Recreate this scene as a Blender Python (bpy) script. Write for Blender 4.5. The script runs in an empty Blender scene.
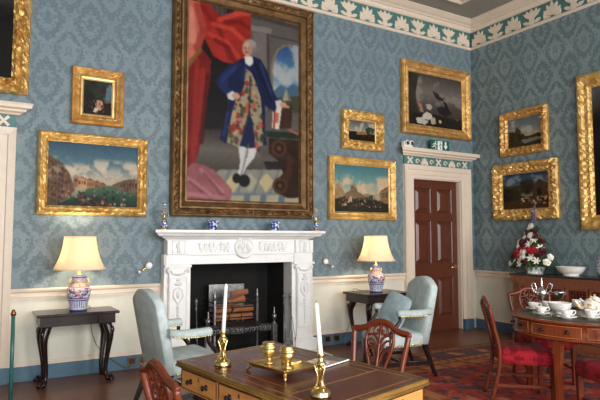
import bpy, math, random
import numpy as np
from mathutils import Vector as V, Matrix as M
random.seed(7)
PI=math.pi; sin=math.sin; cos=math.cos; R=math.radians
C=bpy.context.scene.collection
SC=bpy.context.scene
D=6.41      # plane of the chimney wall
XR=7.25     # plane of the right wall
XL=-1.45; YF=-2.3; H=5.10
WIN_W=(330,265,265); EXPO=0.0

# ------------------------------------------------------------------ helpers
def lin(c):
    return tuple((v/255/12.92 if v/255<=.04045 else ((v/255+.055)/1.055)**2.4) for v in c)
class G:
    """small node-tree helper"""
    def __init__(s,name):
        s.m=bpy.data.materials.new(name); s.m.use_nodes=True; s.nt=s.m.node_tree
        s.b=s.nt.nodes['Principled BSDF']
        s.co=s.nt.nodes.new('ShaderNodeTexCoord').outputs['Object']
    def n(s,t,**k):
        x=s.nt.nodes.new(t)
        for a,b in k.items(): setattr(x,a,b)
        return x
    def put(s,sock,v):
        if hasattr(v,'is_output') or isinstance(v,bpy.types.NodeSocket): s.nt.links.new(v,sock)
        else: sock.default_value=v
    def ma(s,op,a,b=0.0,c=0.0):
        x=s.n('ShaderNodeMath',operation=op)
        for i,v in enumerate((a,b,c)): s.put(x.inputs[i],v)
        return x.outputs[0]
    def xyz(s,vec=None):
        x=s.n('ShaderNodeSeparateXYZ'); s.put(x.inputs[0],vec or s.co); return x.outputs
    def vec(s,a,b,c):
        x=s.n('ShaderNodeCombineXYZ')
        for i,v in enumerate((a,b,c)): s.put(x.inputs[i],v)
        return x.outputs[0]
    def mapv(s,scale):
        x=s.n('ShaderNodeMapping'); s.put(x.inputs['Vector'],s.co); x.inputs['Scale'].default_value=scale; return x.outputs[0]
    def noise(s,scale,vec=None,det=3.0,rough=.55):
        x=s.n('ShaderNodeTexNoise'); s.put(x.inputs['Vector'],vec or s.co)
        x.inputs['Scale'].default_value=scale; x.inputs['Detail'].default_value=det; x.inputs['Roughness'].default_value=rough
        return x.outputs[0]
    def vor(s,scale,vec=None,out='Distance'):
        x=s.n('ShaderNodeTexVoronoi'); s.put(x.inputs['Vector'],vec or s.co); x.inputs['Scale'].default_value=scale
        return x.outputs[out]
    def ramp(s,f,stops,interp='LINEAR'):
        x=s.n('ShaderNodeValToRGB'); s.put(x.inputs[0],f); e=x.color_ramp; e.interpolation=interp
        while len(e.elements)<len(stops): e.elements.new(.5)
        for i,(p,c) in enumerate(stops):
            e.elements[i].position=p; e.elements[i].color=(*lin(c),1)
        return x.outputs[0]
    def mix(s,f,a,b):
        x=s.n('ShaderNodeMix',data_type='RGBA'); s.put(x.inputs[0],f)
        for i,v in ((6,a),(7,b)):
            if isinstance(v,tuple): v=(*lin(v),1)
            s.put(x.inputs[i],v)
        return x.outputs[2]
    def step(s,v,lo,hi):
        x=s.n('ShaderNodeMapRange',interpolation_type='SMOOTHSTEP'); s.put(x.inputs[0],v)
        x.inputs[1].default_value=lo; x.inputs[2].default_value=hi; return x.outputs[0]
    def bump(s,h,st=.3,dist=.01):
        x=s.n('ShaderNodeBump'); s.put(x.inputs['Height'],h); x.inputs['Strength'].default_value=st; x.inputs['Distance'].default_value=dist
        s.nt.links.new(x.outputs[0],s.b.inputs['Normal'])
    def set(s,col=None,rough=None,metal=None,spec=None):
        if col is not None:
            if isinstance(col,tuple): col=(*lin(col),1)
            s.put(s.b.inputs['Base Color'],col)
        if rough is not None: s.put(s.b.inputs['Roughness'],rough)
        if metal is not None: s.put(s.b.inputs['Metallic'],metal)
        if spec is not None: s.b.inputs['Specular IOR Level'].default_value=spec
        return s
def plain(name,c1,c2=None,rough=.5,metal=0,scale=12,bump=0,bs=60,spec=.5,stretch=None):
    g=G(name); vec=g.mapv(stretch) if stretch else None
    n=g.noise(scale,vec)
    g.set(g.ramp(n,[(.3,c1),(.7,c2 or c1)]),rough,metal,spec)
    if bump: g.bump(g.noise(bs,vec),bump,.01)
    return g.m

MT={}
def damask(name,axis,base,pale):
    g=G(name); x,y,z=g.xyz(); u=g.ma('DIVIDE',(x,y)[axis],.44); v=g.ma('DIVIDE',z,.70)
    cu=g.ma('COSINE',g.ma('MULTIPLY',u,2*PI)); cv=g.ma('COSINE',g.ma('MULTIPLY',v,2*PI))
    f=g.ma('ADD',cu,cv)
    mu=g.ma('PINGPONG',u,.5); mv=g.ma('PINGPONG',g.ma('ADD',v,.13),.5)
    nz=g.noise(13,g.vec(mu,g.ma('MULTIPLY',mv,1.5),0.0),4,.6)
    ring=g.ma('COSINE',g.ma('MULTIPLY',f,4.2))
    t=g.ma('ADD',g.ma('ADD',g.ma('MULTIPLY',g.ma('SUBTRACT',nz,.5),6.5),g.ma('MULTIPLY',ring,.6)),g.ma('MULTIPLY',f,.15))
    mk=g.step(t,-.45,.5)
    wv=g.noise(3.0,None,4)
    wear=g.ma('MULTIPLY',g.ma('ADD',g.ma('MULTIPLY',wv,1.3),.05),mk)
    g.set(g.mix(wear,base,pale),g.ma('SUBTRACT',.62,g.ma('MULTIPLY',mk,.14)),0,.35)
    return g.m
MT['damask_x']=damask('blue_damask',0,(99,116,124),(124,141,148))
MT['damask_y']=damask('blue_damask_side',1,(97,115,121),(138,155,157))
MT['dado']=plain('cream_dado_paint',(212,209,194),(217,214,200),.5)
MT['white']=plain('cream_white_paint',(220,203,184),(225,209,191),.45)
MT['teal']=plain('teal_paint',(66,114,112),(72,121,118),.5)
MT['blue']=plain('blue_skirting_paint',(70,102,122),(77,110,130),.42)
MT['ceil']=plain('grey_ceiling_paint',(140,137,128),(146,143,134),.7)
MT['marble']=(lambda g:(g.set(g.ramp(g.noise(2.2,None,6,.65),[(.35,(226,224,222)),(.5,(242,240,237)),(.62,(233,231,230))]),.32),g.m)[1])(G('white_marble'))
MT['marble_grey']=plain('carved_marble',(216,216,216),(230,230,228),.4)
def wood(name,a,b,rough,axis=2,scale=6,spec=.5):
    g=G(name); st=[14,14,14]; st[axis]=1.2
    n=g.noise(scale,g.mapv(st),4,.6)
    g.set(g.ramp(n,[(.25,a),(.75,b)]),rough,0,spec); return g.m
MT['mahog']=wood('mahogany',(82,32,20),(128,58,34),.25)
MT['mahog_x']=wood('mahogany_rail',(82,32,20),(128,58,34),.25,1)
MT['door']=wood('door_mahogany',(74,36,24),(104,56,38),.3)
MT['ebony']=wood('dark_mahogany',(22,12,10),(38,20,16),.25)
MT['ebony_x']=wood('dark_mahogany_top',(24,13,11),(42,23,19),.26,0)
MT['satin']=wood('satinwood',(192,122,60),(218,154,88),.3,1)
MT['sidebd']=wood('rosewood',(112,60,40),(150,88,58),.35,1)
MT['sidetop']=plain('dark_stone_top',(34,34,34),(48,46,44),.22)
MT['dtable']=wood('drum_mahogany',(108,44,22),(150,72,38),.22,2)
MT['dline']=plain('black_inlay',(24,18,14),None,.4)
def leather():
    g=G('brown_leather'); n=g.noise(4,None,5)
    g.set(g.ramp(n,[(.3,(64,24,20)),(.55,(88,36,28)),(.75,(108,50,36))]),.26,0,.28); g.bump(g.noise(300),.12,.002); return g.m
MT['leather']=leather()
MT['gleather']=plain('dark_green_leather',(62,62,50),(84,80,66),.25,0,8)
def gold(name,a,b,rough=.38,bs=60,bm=.5,metal=.75):
    g=G(name); n=g.noise(9,None,4)
    g.set(g.ramp(n,[(.3,a),(.7,b)]),rough,metal); g.bump(g.noise(bs,None,3),bm,.012); return g.m
MT['gilt']=gold('gilt',(188,142,70),(240,204,132),.42,60,.5,.6)
MT['gilt_red']=gold('warm_gilt',(186,134,70),(234,190,120),.44,60,.4,.6)
MT['gilt_dark']=gold('bronze_gilt',(96,70,44),(146,112,74),.45,90,.4,.6)
MT['gilt_slip']=gold('pale_gilt_slip',(220,180,110),(242,208,146),.35,90,.15)
MT['brass']=plain('brass',(232,204,136),(248,224,160),.22,1,20)
MT['ormolu']=plain('ormolu',(228,196,124),(246,218,152),.28,1,20,.25,90)
MT['steel']=plain('polished_steel',(120,118,120),(160,158,158),.3,1,20)
MT['iron']=plain('black_iron',(30,29,30),(52,50,50),.5,.6,20)
MT['soot']=plain('sooty_brick',(13,12,12),(22,20,19),.9,0,9)
MT['log']=wood('split_wood',(112,66,40),(176,112,70),.8,0,5)
MT['silver']=plain('silver',(200,196,196),(228,226,226),.15,1)
MT['black']=plain('black_plastic',(20,18,18),None,.4)
MT['wplastic']=plain('white_plastic',(235,235,232),None,.35)
MT['green_sign']=plain('sign_green',(16,92,78),None,.4)
MT['wax']=plain('white_wax',(246,244,240),(250,249,246),.35)
MT['wick']=plain('wick',(40,36,32),None,.8)
MT['china']=plain('white_china',(240,238,234),(246,244,240),.15)
def china(name,cols,scale=26,lo=.5,hi=.62):
    g=G(name); n=g.noise(scale,None,2); c=g.vor(scale*.55,None,'Color'); s=g.n('ShaderNodeSeparateColor'); g.put(s.inputs[0],c)
    pat=g.ramp(s.outputs[0],[(i/len(cols),k) for i,k in enumerate(cols)],'CONSTANT')
    g.set(g.mix(g.step(n,lo,hi),(238,234,228),pat),.15); return g.m
MT['teaware']=china('painted_china',[(170,186,208),(222,194,150),(230,206,194),(214,170,160)],70,.56,.68)
MT['delft']=china('blue_white_china',[(40,60,150),(60,90,180),(30,44,120)],34,.44,.5)
def vase():
    g=G('famille_rose_vase'); x,y,z=g.xyz()
    a=g.ma('ARCTAN2',y,x); vec=g.vec(g.ma('MULTIPLY',g.ma('SINE',a),.12),g.ma('MULTIPLY',g.ma('COSINE',a),.12),z)
    s=g.n('ShaderNodeSeparateColor'); g.put(s.inputs[0],g.vor(62,vec,'Color'))
    fig=g.ramp(s.outputs[0],[(0,(62,80,140)),(.16,(222,214,214)),(.34,(186,96,92)),(.44,(100,130,172)),(.58,(210,204,212)),(.72,(84,116,130)),(.8,(196,140,140)),(.88,(216,210,216))],'CONSTANT')
    low=g.mix(g.step(g.ma('SINE',g.ma('MULTIPLY',a,26)),-.1,.25),(214,212,222),(92,102,160))
    low=g.mix(g.step(g.noise(50,vec),.52,.6),low,(206,206,220))
    band=g.ramp(z,[(0,(80,90,150)),(.012,(200,200,214)),(.03,(255,255,255)),(.1,(60,76,140)),(.112,(210,180,176)),(.124,(70,86,150)),(.136,(255,255,255)),(.235,(196,132,120)),(.25,(226,200,180)),(.285,(212,160,120)),(.3,(226,214,210)),(.335,(80,90,150))],'CONSTANT')
    isl=g.ma('MULTIPLY',g.step(z,.0299,.03),g.ma('SUBTRACT',1,g.step(z,.0999,.1)))
    isf=g.ma('MULTIPLY',g.step(z,.1359,.136),g.ma('SUBTRACT',1,g.step(z,.2349,.235)))
    col=g.mix(isl,band,low); col=g.mix(isf,col,fig)
    up=g.ma('MULTIPLY',g.step(z,.2499,.25),g.step(g.noise(46,vec),.5,.56))
    col=g.mix(g.ma('MULTIPLY',up,.8),col,(96,92,140))
    g.set(col,.14); return g.m
MT['vase']=vase()
def shade():
    g=G('cream_lampshade'); nt=g.nt
    d=g.n('ShaderNodeBsdfDiffuse'); d.inputs[0].default_value=(*lin((246,234,214)),1)
    t=g.n('ShaderNodeBsdfTranslucent'); t.inputs[0].default_value=(*lin((252,238,210)),1)
    m=g.n('ShaderNodeMixShader'); m.inputs[0].default_value=.42
    nt.links.new(d.outputs[0],m.inputs[1]); nt.links.new(t.outputs[0],m.inputs[2])
    nt.links.new(m.outputs[0],nt.nodes['Material Output'].inputs[0]); return g.m
MT['shade']=shade()
def glow(name,c,e):
    g=G(name); g.set(c,.4); g.b.inputs['Emission Color'].default_value=(*lin(c),1); g.b.inputs['Emission Strength'].default_value=e; return g.m
MT['bulb']=glow('lit_bulb',(255,214,150),8)
def fabric(name,a,b,sc=9,thr=.5):
    g=G(name); x,y,z=g.xyz()
    vec=g.vec(g.ma('PINGPONG',x,.16),g.ma('PINGPONG',y,.16),g.ma('PINGPONG',z,.2))
    n=g.noise(sc,vec,3); g.set(g.mix(g.step(n,thr-.05,thr+.07),a,b),.8,0,.15); g.b.inputs['Sheen Weight'].default_value=.04
    g.bump(g.noise(220),.2,.003); return g.m
MT['pale']=fabric('pale_blue_damask',(186,199,199),(199,210,208),16)
MT['cushion']=fabric('grey_blue_cushion',(164,183,190),(177,196,202),16)
MT['red']=fabric('red_damask',(120,16,28),(164,34,44),15)
MT['glass']=(lambda g:(g.set((235,235,235),.05),g.b.inputs['Transmission Weight'].__setattr__('default_value',.85),g.m)[2])(G('cut_glass'))
MT['leaf']=plain('green_leaves',(40,70,40),(78,110,62),.6)
MT['lilac']=plain('lilac_sprig',(96,86,120),(120,110,142),.7)
MT['rwhite']=plain('white_petals',(236,232,220),(246,243,232),.55)
MT['rred']=plain('red_petals',(170,20,40),(204,36,54),.55)
MT['rdark']=plain('burgundy_petals',(66,12,26),(96,20,36),.55)
MT['cord']=plain('brown_flex',(96,62,34),None,.6)
MT['postgreen']=plain('green_painted_post',(40,92,86),(60,116,108),.35)
MT['paper']=plain('white_paper',(238,236,232),None,.6)
MT['lattice']=plain('lattice_dark_back',(20,14,12),None,.7)
def paintmat():
    g=G('oil_paint'); a=g.n('ShaderNodeAttribute',attribute_name='paint'); g.set(a.outputs['Color'],.5,0,.14)
    g.bump(g.noise(120),.08,.002); return g.m
MT['oil']=paintmat()
def rugmat():
    g=G('rug_wool'); a=g.n('ShaderNodeAttribute',attribute_name='paint'); g.set(a.outputs['Color'],.95,0,.1); g.bump(g.noise(260),.4,.006); return g.m
MT['wool']=rugmat()
def floormat():
    g=G('oak_boards'); x,y,z=g.xyz()
    pid=g.ma('FLOOR',g.ma('DIVIDE',y,.19)); wn=g.n('ShaderNodeTexWhiteNoise',noise_dimensions='1D'); g.put(wn.inputs['W'],pid)
    n=g.noise(5,g.vec(g.ma('ADD',g.ma('MULTIPLY',x,1.2),g.ma('MULTIPLY',wn.outputs[0],9)),g.ma('MULTIPLY',y,16),0.0),5,.6)
    t=g.ma('ADD',g.ma('MULTIPLY',n,.7),g.ma('MULTIPLY',wn.outputs[0],.3))
    col=g.ramp(t,[(.2,(78,44,30)),(.5,(108,64,44)),(.8,(134,84,56))])
    e=g.ma('FRACT',g.ma('DIVIDE',y,.19)); gap=g.ma('ADD',g.step(e,.03,.0),g.step(e,.97,1.0))
    g.set(g.mix(gap,col,(18,10,8)),g.ma('ADD',.24,g.ma('MULTIPLY',n,.2)),0,.32); return g.m
MT['floor']=floormat()

class MB:
    def __init__(s): s.v=[];s.f=[];s.mi=[];s.sm=[]
    def add(s,vs,fs,T=None,mi=0,smooth=False):
        o=len(s.v)
        for p in vs:
            p=V(p)
            if T is not None: p=T@p
            s.v.append(tuple(p))
        for f in fs:
            s.f.append(tuple(i+o for i in f)); s.mi.append(mi); s.sm.append(smooth)
        return s
    def box(s,x0,y0,z0,x1,y1,z1,T=None,mi=0):
        return s.add([(x0,y0,z0),(x1,y0,z0),(x1,y1,z0),(x0,y1,z0),(x0,y0,z1),(x1,y0,z1),(x1,y1,z1),(x0,y1,z1)],
            [(3,2,1,0),(4,5,6,7),(0,1,5,4),(1,2,6,5),(2,3,7,6),(3,0,4,7)],T,mi)
    def loft(s,rings,T=None,mi=0,caps=True,smooth=True,closed=True,loop=False):
        n=len(rings[0]); vs=[p for r in rings for p in r]; fs=[]
        m=len(rings)
        for i in range(m if loop else m-1):
            j=(i+1)%m
            for k in range(n if closed else n-1):
                l=(k+1)%n; fs.append((i*n+k,i*n+l,j*n+l,j*n+k))
        if caps and not loop: fs.append(tuple(range(n))[::-1]); fs.append(tuple((m-1)*n+k for k in range(n)))
        return s.add(vs,fs,T,mi,smooth)
    def lathe(s,prof,c=(0,0,0),n=16,T=None,mi=0,lobes=0,la=0):
        rings=[[(c[0]+r*(1+la*cos(lobes*2*PI*k/n))*cos(2*PI*k/n),c[1]+r*(1+la*cos(lobes*2*PI*k/n))*sin(2*PI*k/n),c[2]+z) for k in range(n)] for r,z in prof]
        return s.loft(rings,T,mi)
    def tube(s,pts,r,n=8,T=None,mi=0,flat=1.0,up=None,loop=False):
        pts=[V(p) for p in pts]; m=len(pts); rs=r if hasattr(r,'__len__') else [r]*m
        rings=[]; prev=None
        for i,p in enumerate(pts):
            a=pts[(i-1)%m] if (i>0 or loop) else p; b=pts[(i+1)%m] if (i<m-1 or loop) else p
            t=(b-a).normalized()
            ref=V(up) if up else (prev if prev is not None else (V((0,0,1)) if abs(t.z)<.9 else V((1,0,0))))
            w=(ref-t*ref.dot(t))
            if w.length<1e-5: w=t.orthogonal()
            w.normalize(); q=t.cross(w); prev=w
            rings.append([tuple(p+(w*cos(2*PI*k/n)*flat+q*sin(2*PI*k/n))*rs[i]) for k in range(n)])
        return s.loft(rings,T,mi,loop=loop)
    def prism(s,poly,y0,y1,T=None,mi=0):
        """outline in (x,z), extruded along y"""
        s.k=getattr(s,'k',0)+1; y0-=.0009*(s.k%5)
        n=len(poly); vs=[(x,y0,z) for x,z in poly]+[(x,y1,z) for x,z in poly]
        fs=[tuple(range(n)),tuple(range(2*n-1,n-1,-1))]+[(k,n+k,n+(k+1)%n,(k+1)%n) for k in range(n)]
        return s.add(vs,fs,T,mi)
    def ball(s,c,r,n=10,T=None,mi=0,rot=None):
        r=r if hasattr(r,'__len__') else (r,r,r); m=max(4,n//2+1); rings=[]
        for i in range(1,m):
            a=PI*i/m
            ring=[V((r[0]*sin(a)*cos(2*PI*k/n),r[1]*sin(a)*sin(2*PI*k/n),-r[2]*cos(a))) for k in range(n)]
            if rot is not None: ring=[rot@p for p in ring]
            rings.append([tuple(p+V(c)) for p in ring])
        o=len(s.v); s.loft(rings,T,mi,caps=False)
        ax=V((0,0,r[2])); ax=rot@ax if rot is not None else ax
        b=len(s.v); e=[V(c)-ax,V(c)+ax]; e=[T@p for p in e] if T is not None else e
        s.v+= [tuple(e[0]),tuple(e[1])]
        for k in range(n):
            s.f.append((b,o+(k+1)%n,o+k)); q=o+(m-2)*n; s.f.append((b+1,q+k,q+(k+1)%n)); s.mi+=[mi,mi]; s.sm+=[True,True]
        return s
    def build(s,name,mats,parent=None,bevel=0,sub=0,loc=None,rz=0,seg=2):
        me=bpy.data.meshes.new(name); me.from_pydata(s.v,[],s.f)
        for x in (mats if isinstance(mats,(list,tuple)) else [mats]): me.materials.append(MT[x] if isinstance(x,str) else x)
        me.polygons.foreach_set('material_index',s.mi); me.polygons.foreach_set('use_smooth',s.sm); me.update()
        bm=__import__('bmesh').new(); bm.from_mesh(me); __import__('bmesh').ops.recalc_face_normals(bm,faces=bm.faces); bm.to_mesh(me); bm.free()
        o=bpy.data.objects.new(name,me); C.objects.link(o)
        if parent: o.parent=parent
        if loc: o.location=loc
        o.rotation_euler=(0,0,rz)
        if bevel:
            b=o.modifiers.new('bevel','BEVEL'); b.width=bevel; b.segments=seg; b.limit_method='ANGLE'; b.angle_limit=R(40)
        if sub:
            b=o.modifiers.new('sub','SUBSURF'); b.levels=b.render_levels=sub
        return o
def tag(o,label=None,cat=None,group=None,kind=None):
    if label: o['label']=label
    if cat: o['category']=cat
    if group: o['group']=group
    if kind: o['kind']=kind
    return o
def thing(name,label,cat,loc=(0,0,0),rz=0,group=None):
    o=bpy.data.objects.new(name,None); C.objects.link(o); o.empty_display_size=.1
    o.location=loc; o.rotation_euler=(0,0,rz); return tag(o,label,cat,group)
def dup(r,loc,rz,label,group=None):
    c=r.copy(); C.objects.link(c); c.location=loc; c.rotation_euler=(0,0,rz); c['label']=label
    if group: c['group']=group
    for a in list(r.children):
        b=a.copy(); C.objects.link(b); b.parent=c
        for d in list(a.children):
            e=d.copy(); C.objects.link(e); e.parent=b
    return c
def struct(o): o['kind']='structure'; return o
def T3(x=0,y=0,z=0,rx=0,ry=0,rz=0,s=1):
    return M.Translation((x,y,z))@M.Rotation(rz,4,'Z')@M.Rotation(ry,4,'Y')@M.Rotation(rx,4,'X')@M.Diagonal((s,s,s,1))
def spl(pts,k=6):
    """Catmull-Rom through pts"""
    P=[V(p) for p in pts]; P=[P[0]*2-P[1]]+P+[P[-1]*2-P[-2]]; out=[]
    for i in range(1,len(P)-2):
        a,b,c,d=P[i-1:i+3]
        for j in range(k):
            t=j/k; out.append(.5*((2*b)+(c-a)*t+(2*a-5*b+4*c-d)*t*t+(3*b-a-3*c+d)*t**3))
    return out+[P[-2]]

# ------------------------------------------------------------------ painting helper (numpy pictures laid on a canvas grid as paint)
class Pic:
    def __init__(s,w,h,base,seed=1):
        s.w,s.h=w,h; s.rng=np.random.default_rng(seed)
        s.X,s.Y=np.meshgrid((np.arange(w)+.5)/w,(np.arange(h)+.5)/h)
        s.a=np.zeros((h,w,3))+np.array(base,float)
    def nz(s,sc):
        out=np.zeros((s.h,s.w)); amp=1; tot=0
        for o in range(4):
            n=int(sc*2**o)+2; m=max(2,int(n*s.h/s.w))+1; g=s.rng.random((m+1,n+1))
            x=s.X*(n-1); y=s.Y*(m-1); i=x.astype(int); j=y.astype(int); fx=x-i; fy=y-j
            fx=fx*fx*(3-2*fx); fy=fy*fy*(3-2*fy)
            out+=amp*((g[j,i]*(1-fx)+g[j,i+1]*fx)*(1-fy)+(g[j+1,i]*(1-fx)+g[j+1,i+1]*fx)*fy); tot+=amp; amp*=.55
        return out/tot
    def put(s,mask,col,al=1):
        mk=(np.clip(mask,0,1)*al)[...,None]; s.a=s.a*(1-mk)+np.array(col,float)*mk
    def grad(s,stops,mask=None):
        ys=[p for p,_ in stops]; col=np.stack([np.interp(s.Y,ys,[c[i] for _,c in stops]) for i in range(3)],-1)
        if mask is None: s.a=col
        else: s.a=s.a*(1-mask[...,None])+col*mask[...,None]
    def inside(s,P):
        r=np.zeros((s.h,s.w),bool); n=len(P)
        for i in range(n):
            (x0,y0),(x1,y1)=P[i],P[(i+1)%n]
            if y0==y1: continue
            c=((y0>s.Y)!=(y1>s.Y))&(s.X<(x1-x0)*(s.Y-y0)/(y1-y0)+x0); r^=c
        return r.astype(float)
    def poly(s,P,col,al=1,shade=0,sc=8):
        mk=s.inside(P); s.put(mk,col,al)
        if shade:
            n=(s.nz(sc)-.5)*2*shade; s.a=np.clip(s.a+(mk*n)[...,None],0,255)
    def ell(s,cx,cy,rx,ry,col,al=1,soft=.2):
        d=np.sqrt(((s.X-cx)/rx)**2+((s.Y-cy)/ry)**2); s.put(np.clip((1-d)/soft+.5,0,1),col,al)
    def line(s,P,w,col,al=1):
        asp=s.h/s.w
        for (x0,y0),(x1,y1) in zip(P,P[1:]):
            dx,dy=x1-x0,(y1-y0)*asp; L=dx*dx+dy*dy+1e-9
            t=np.clip(((s.X-x0)*dx+(s.Y-y0)*asp*dy)/L,0,1)
            d=np.hypot(s.X-x0-t*dx,(s.Y-y0)*asp-t*dy); s.put(np.clip((w-d)/(w*.4)+.5,0,1),col,al)
    def dots(s,n,x0,x1,y0,y1,r0,r1,cols,mask=None):
        for i in range(n):
            x=s.rng.uniform(x0,x1); y=s.rng.uniform(y0,y1)
            if mask is not None and mask[min(s.h-1,int(y*s.h)),min(s.w-1,int(x*s.w))]<.5: continue
            r=s.rng.uniform(r0,r1); s.ell(x,y,r,r*s.w/s.h*s.rng.uniform(.7,1.6),cols[s.rng.integers(len(cols))],.9)
    def clouds(s,sc,lo,hi,col,y0,y1,al=.9):
        n=s.nz(sc); m=np.clip((n-lo)/(hi-lo),0,1)*np.clip((s.Y-y0)/.08,0,1)*np.clip((y1-s.Y)/.08,0,1); s.put(m,col,al)
    def blur(s,n=1):
        for _ in range(n):
            b=np.pad(s.a,((1,1),(1,1),(0,0)),'edge'); s.a=(b[1:-1,1:-1]*2+b[:-2,1:-1]+b[2:,1:-1]+b[1:-1,:-2]+b[1:-1,2:])/6
    def grain(s,a): s.a=np.clip(s.a+((s.nz(40)-.5)*2*a)[...,None],0,255)
def grid_paint(name,pic,w,h,mat,parent,y=0,flat=False):
    """a canvas of w x h metres holding the picture; stands in XZ facing -Y (or lies in XY)"""
    a=pic.a/255; a=np.where(a<=.04045,a/12.92,((a+.055)/1.055)**2.4)
    nx,nz=pic.w,pic.h; xs=np.linspace(-w/2,w/2,nx); zs=np.linspace(h/2,-h/2,nz)
    X,Z=np.meshgrid(xs,zs); Yy=np.full_like(X,y)
    co=np.stack([X,Z,Yy] if flat else [X,Yy,Z],-1).reshape(-1,3)
    i=np.arange(nz-1)[:,None]*nx+np.arange(nx-1)[None]; f=np.stack([i,i+nx,i+nx+1,i+1],-1).reshape(-1,4)
    me=bpy.data.meshes.new(name); me.from_pydata(co.tolist(),[],f.tolist()); me.materials.append(MT[mat])
    at=me.color_attributes.new('paint','FLOAT_COLOR','POINT')
    at.data.foreach_set('color',np.concatenate([a.reshape(-1,3),np.ones((nx*nz,1))],1).astype(np.float32).ravel())
    me.update(); o=bpy.data.objects.new(name,me); C.objects.link(o); o.parent=parent; return o

# ------------------------------------------------------------------ the room
def wall(name,P,us,zs,holes,mats,split,thick,flip):
    """P(u,z,t) -> point; cells outside the holes, t = 0 room face, t = thick outer face"""
    us=sorted(set(us+[h[0] for h in holes]+[h[1] for h in holes])); zs=sorted(set(zs+[split]+[h[2] for h in holes]+[h[3] for h in holes]))
    mb=MB(); idx={}
    def vid(i,j,t):
        k=(i,j,t)
        if k not in idx: idx[k]=len(mb.v); mb.v.append(P(us[i],zs[j],thick*t))
        return idx[k]
    cells=set()
    for i in range(len(us)-1):
        for j in range(len(zs)-1):
            u=(us[i]+us[i+1])/2; z=(zs[j]+zs[j+1])/2
            if not any(a<u<b and c<z<d for a,b,c,d in holes): cells.add((i,j))
    def face(q,m): mb.f.append(tuple(q)); mb.mi.append(m); mb.sm.append(False)
    for i,j in cells:
        m=1 if zs[j]<split-1e-6 else 0
        for t in (0,1): face([vid(i,j,t),vid(i+1,j,t),vid(i+1,j+1,t),vid(i,j+1,t)],m)
        for (di,dj),(a,b) in {(-1,0):((i,j),(i,j+1)),(1,0):((i+1,j),(i+1,j+1)),(0,-1):((i,j),(i+1,j)),(0,1):((i,j+1),(i+1,j+1))}.items():
            if (i+di,j+dj) not in cells: face([vid(*a,0),vid(*b,0),vid(*b,1),vid(*a,1)],1)
    return struct(mb.build(name,mats))
RAIL=.935
DC=[6.41,-.326]                                   # centres of the two doors in the chimney wall
holes=[(2.25,3.67,-.001,1.16)]+[(c-.52,c+.52,-.001,2.40) for c in DC]
holes=[(a,b,0,d) for a,b,c,d in holes]
wall('wall_back',lambda u,z,t:(u,D+t,z),[XL,XR],[0,H],holes,['damask_x','dado'],RAIL,.16,0)
wall('wall_right',lambda u,z,t:(XR+t,u,z),[YF,D+.16],[0,H],[],['damask_y','dado'],RAIL,.16,0)
wall('wall_left',lambda u,z,t:(XL-t,u,z),[YF,D+.16],[0,H],[],['damask_y','dado'],RAIL,.16,0)
WX=[-.1,2.9,5.9]; WW=.72
wall('wall_front',lambda u,z,t:(u,YF-t,z),[XL,XR],[0,H],[(c-WW,c+WW,.55,4.1) for c in WX],['damask_x','dado'],RAIL,.3,0)
struct(MB().box(XL-.2,YF-.3,-.1,XR+.2,D+.5,0).build('floor','floor'))
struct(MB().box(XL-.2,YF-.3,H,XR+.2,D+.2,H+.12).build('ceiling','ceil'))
for i,c in enumerate(WX):
    w=MB()
    for a in (c-WW,c+WW-.06): w.box(a,YF-.2,.55,a+.06,YF-.12,4.1)
    for z in (.55,2.3,4.04): w.box(c-WW+.06,YF-.2,z,c+WW-.06,YF-.12,z+.06)
    struct(w.build('window_%d'%(i+1),'white'))

def mold(name,runs,prof,mat,label=None):
    """runs: (axis,a,b,mitre_a,mitre_b); prof (d out of the wall, z)"""
    mb=MB()
    for ax,a,b,ma_,mb_ in runs:
        A=[];B=[]
        for d,z in prof:
            if ax=='x': A.append((a+ma_*d,D-d,z)); B.append((b-mb_*d,D-d,z))
            else: A.append((XR-d,a+ma_*d,z)); B.append((XR-d,b-mb_*d,z))
        mb.loft([A,B],smooth=False)
    return struct(mb.build(name,mat))
DO=.72
runs_x=[(DC[1]+DO,1.93),(3.94,DC[0]-DO)]
rp=[(-.005,.82),(.012,.82),(.012,.845),(.03,.85),(.03,.872),(.022,.876),(.022,.893),(.045,.905),(.05,.925),(.042,.937),(-.005,.937)]
mold('trim_1',[('x',a,b,0,0) for a,b in runs_x],rp,'white')
mold('trim_2',[('y',YF,D,0,1)],rp,'white')
bp=[(-.005,0),(.03,0),(.03,.15),(-.005,.15)]; cp=[(-.005,.15),(.03,.15),(.024,.165),(.012,.17),(.012,.187),(-.005,.19)]
mold('baseboard_back',[('x',a,b,0,0) for a,b in runs_x],bp,'blue'); mold('baseboard_right',[('y',YF,D,0,1)],bp,'blue')
mold('trim_3',[('x',a,b,0,0) for a,b in runs_x],cp,'white'); mold('trim_4',[('y',YF,D,0,1)],cp,'white')
# frieze and cornice
fz=[(-.005,4.70),(.006,4.70),(.006,4.955),(-.005,4.955)]
mold('trim_5',[('x',XL,XR,0,1),('y',YF,D,0,1)],fz,'teal')
bd=[(-.005,4.655),(.014,4.655),(.024,4.668),(.024,4.69),(.018,4.70),(-.005,4.70)]
mold('trim_6',[('x',XL,XR,0,1),('y',YF,D,0,1)],bd,'white')
cr=[(-.005,4.952),(.03,4.952),(.05,4.975),(.062,5.0),(.062,5.012),(.09,5.016),(.10,5.03),(.15,5.05),(.19,5.075),(.21,5.085),(.21,5.101),(-.005,5.101)]
mold('trim_7',[('x',XL,XR,0,1),('y',YF,D,0,1)],cr,'white')
def petal(cx,cz,ang,L,w,k=5):
    P=[]
    for i in range(k+1): t=i/k; P.append((w*sin(PI*t)**.8*(.75+.5*t),L*t))
    P=P+[(-x,z) for x,z in P[-2:0:-1]]
    return [(cx+x*cos(ang)+z*sin(ang),cz-x*sin(ang)+z*cos(ang)) for x,z in P]
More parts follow.
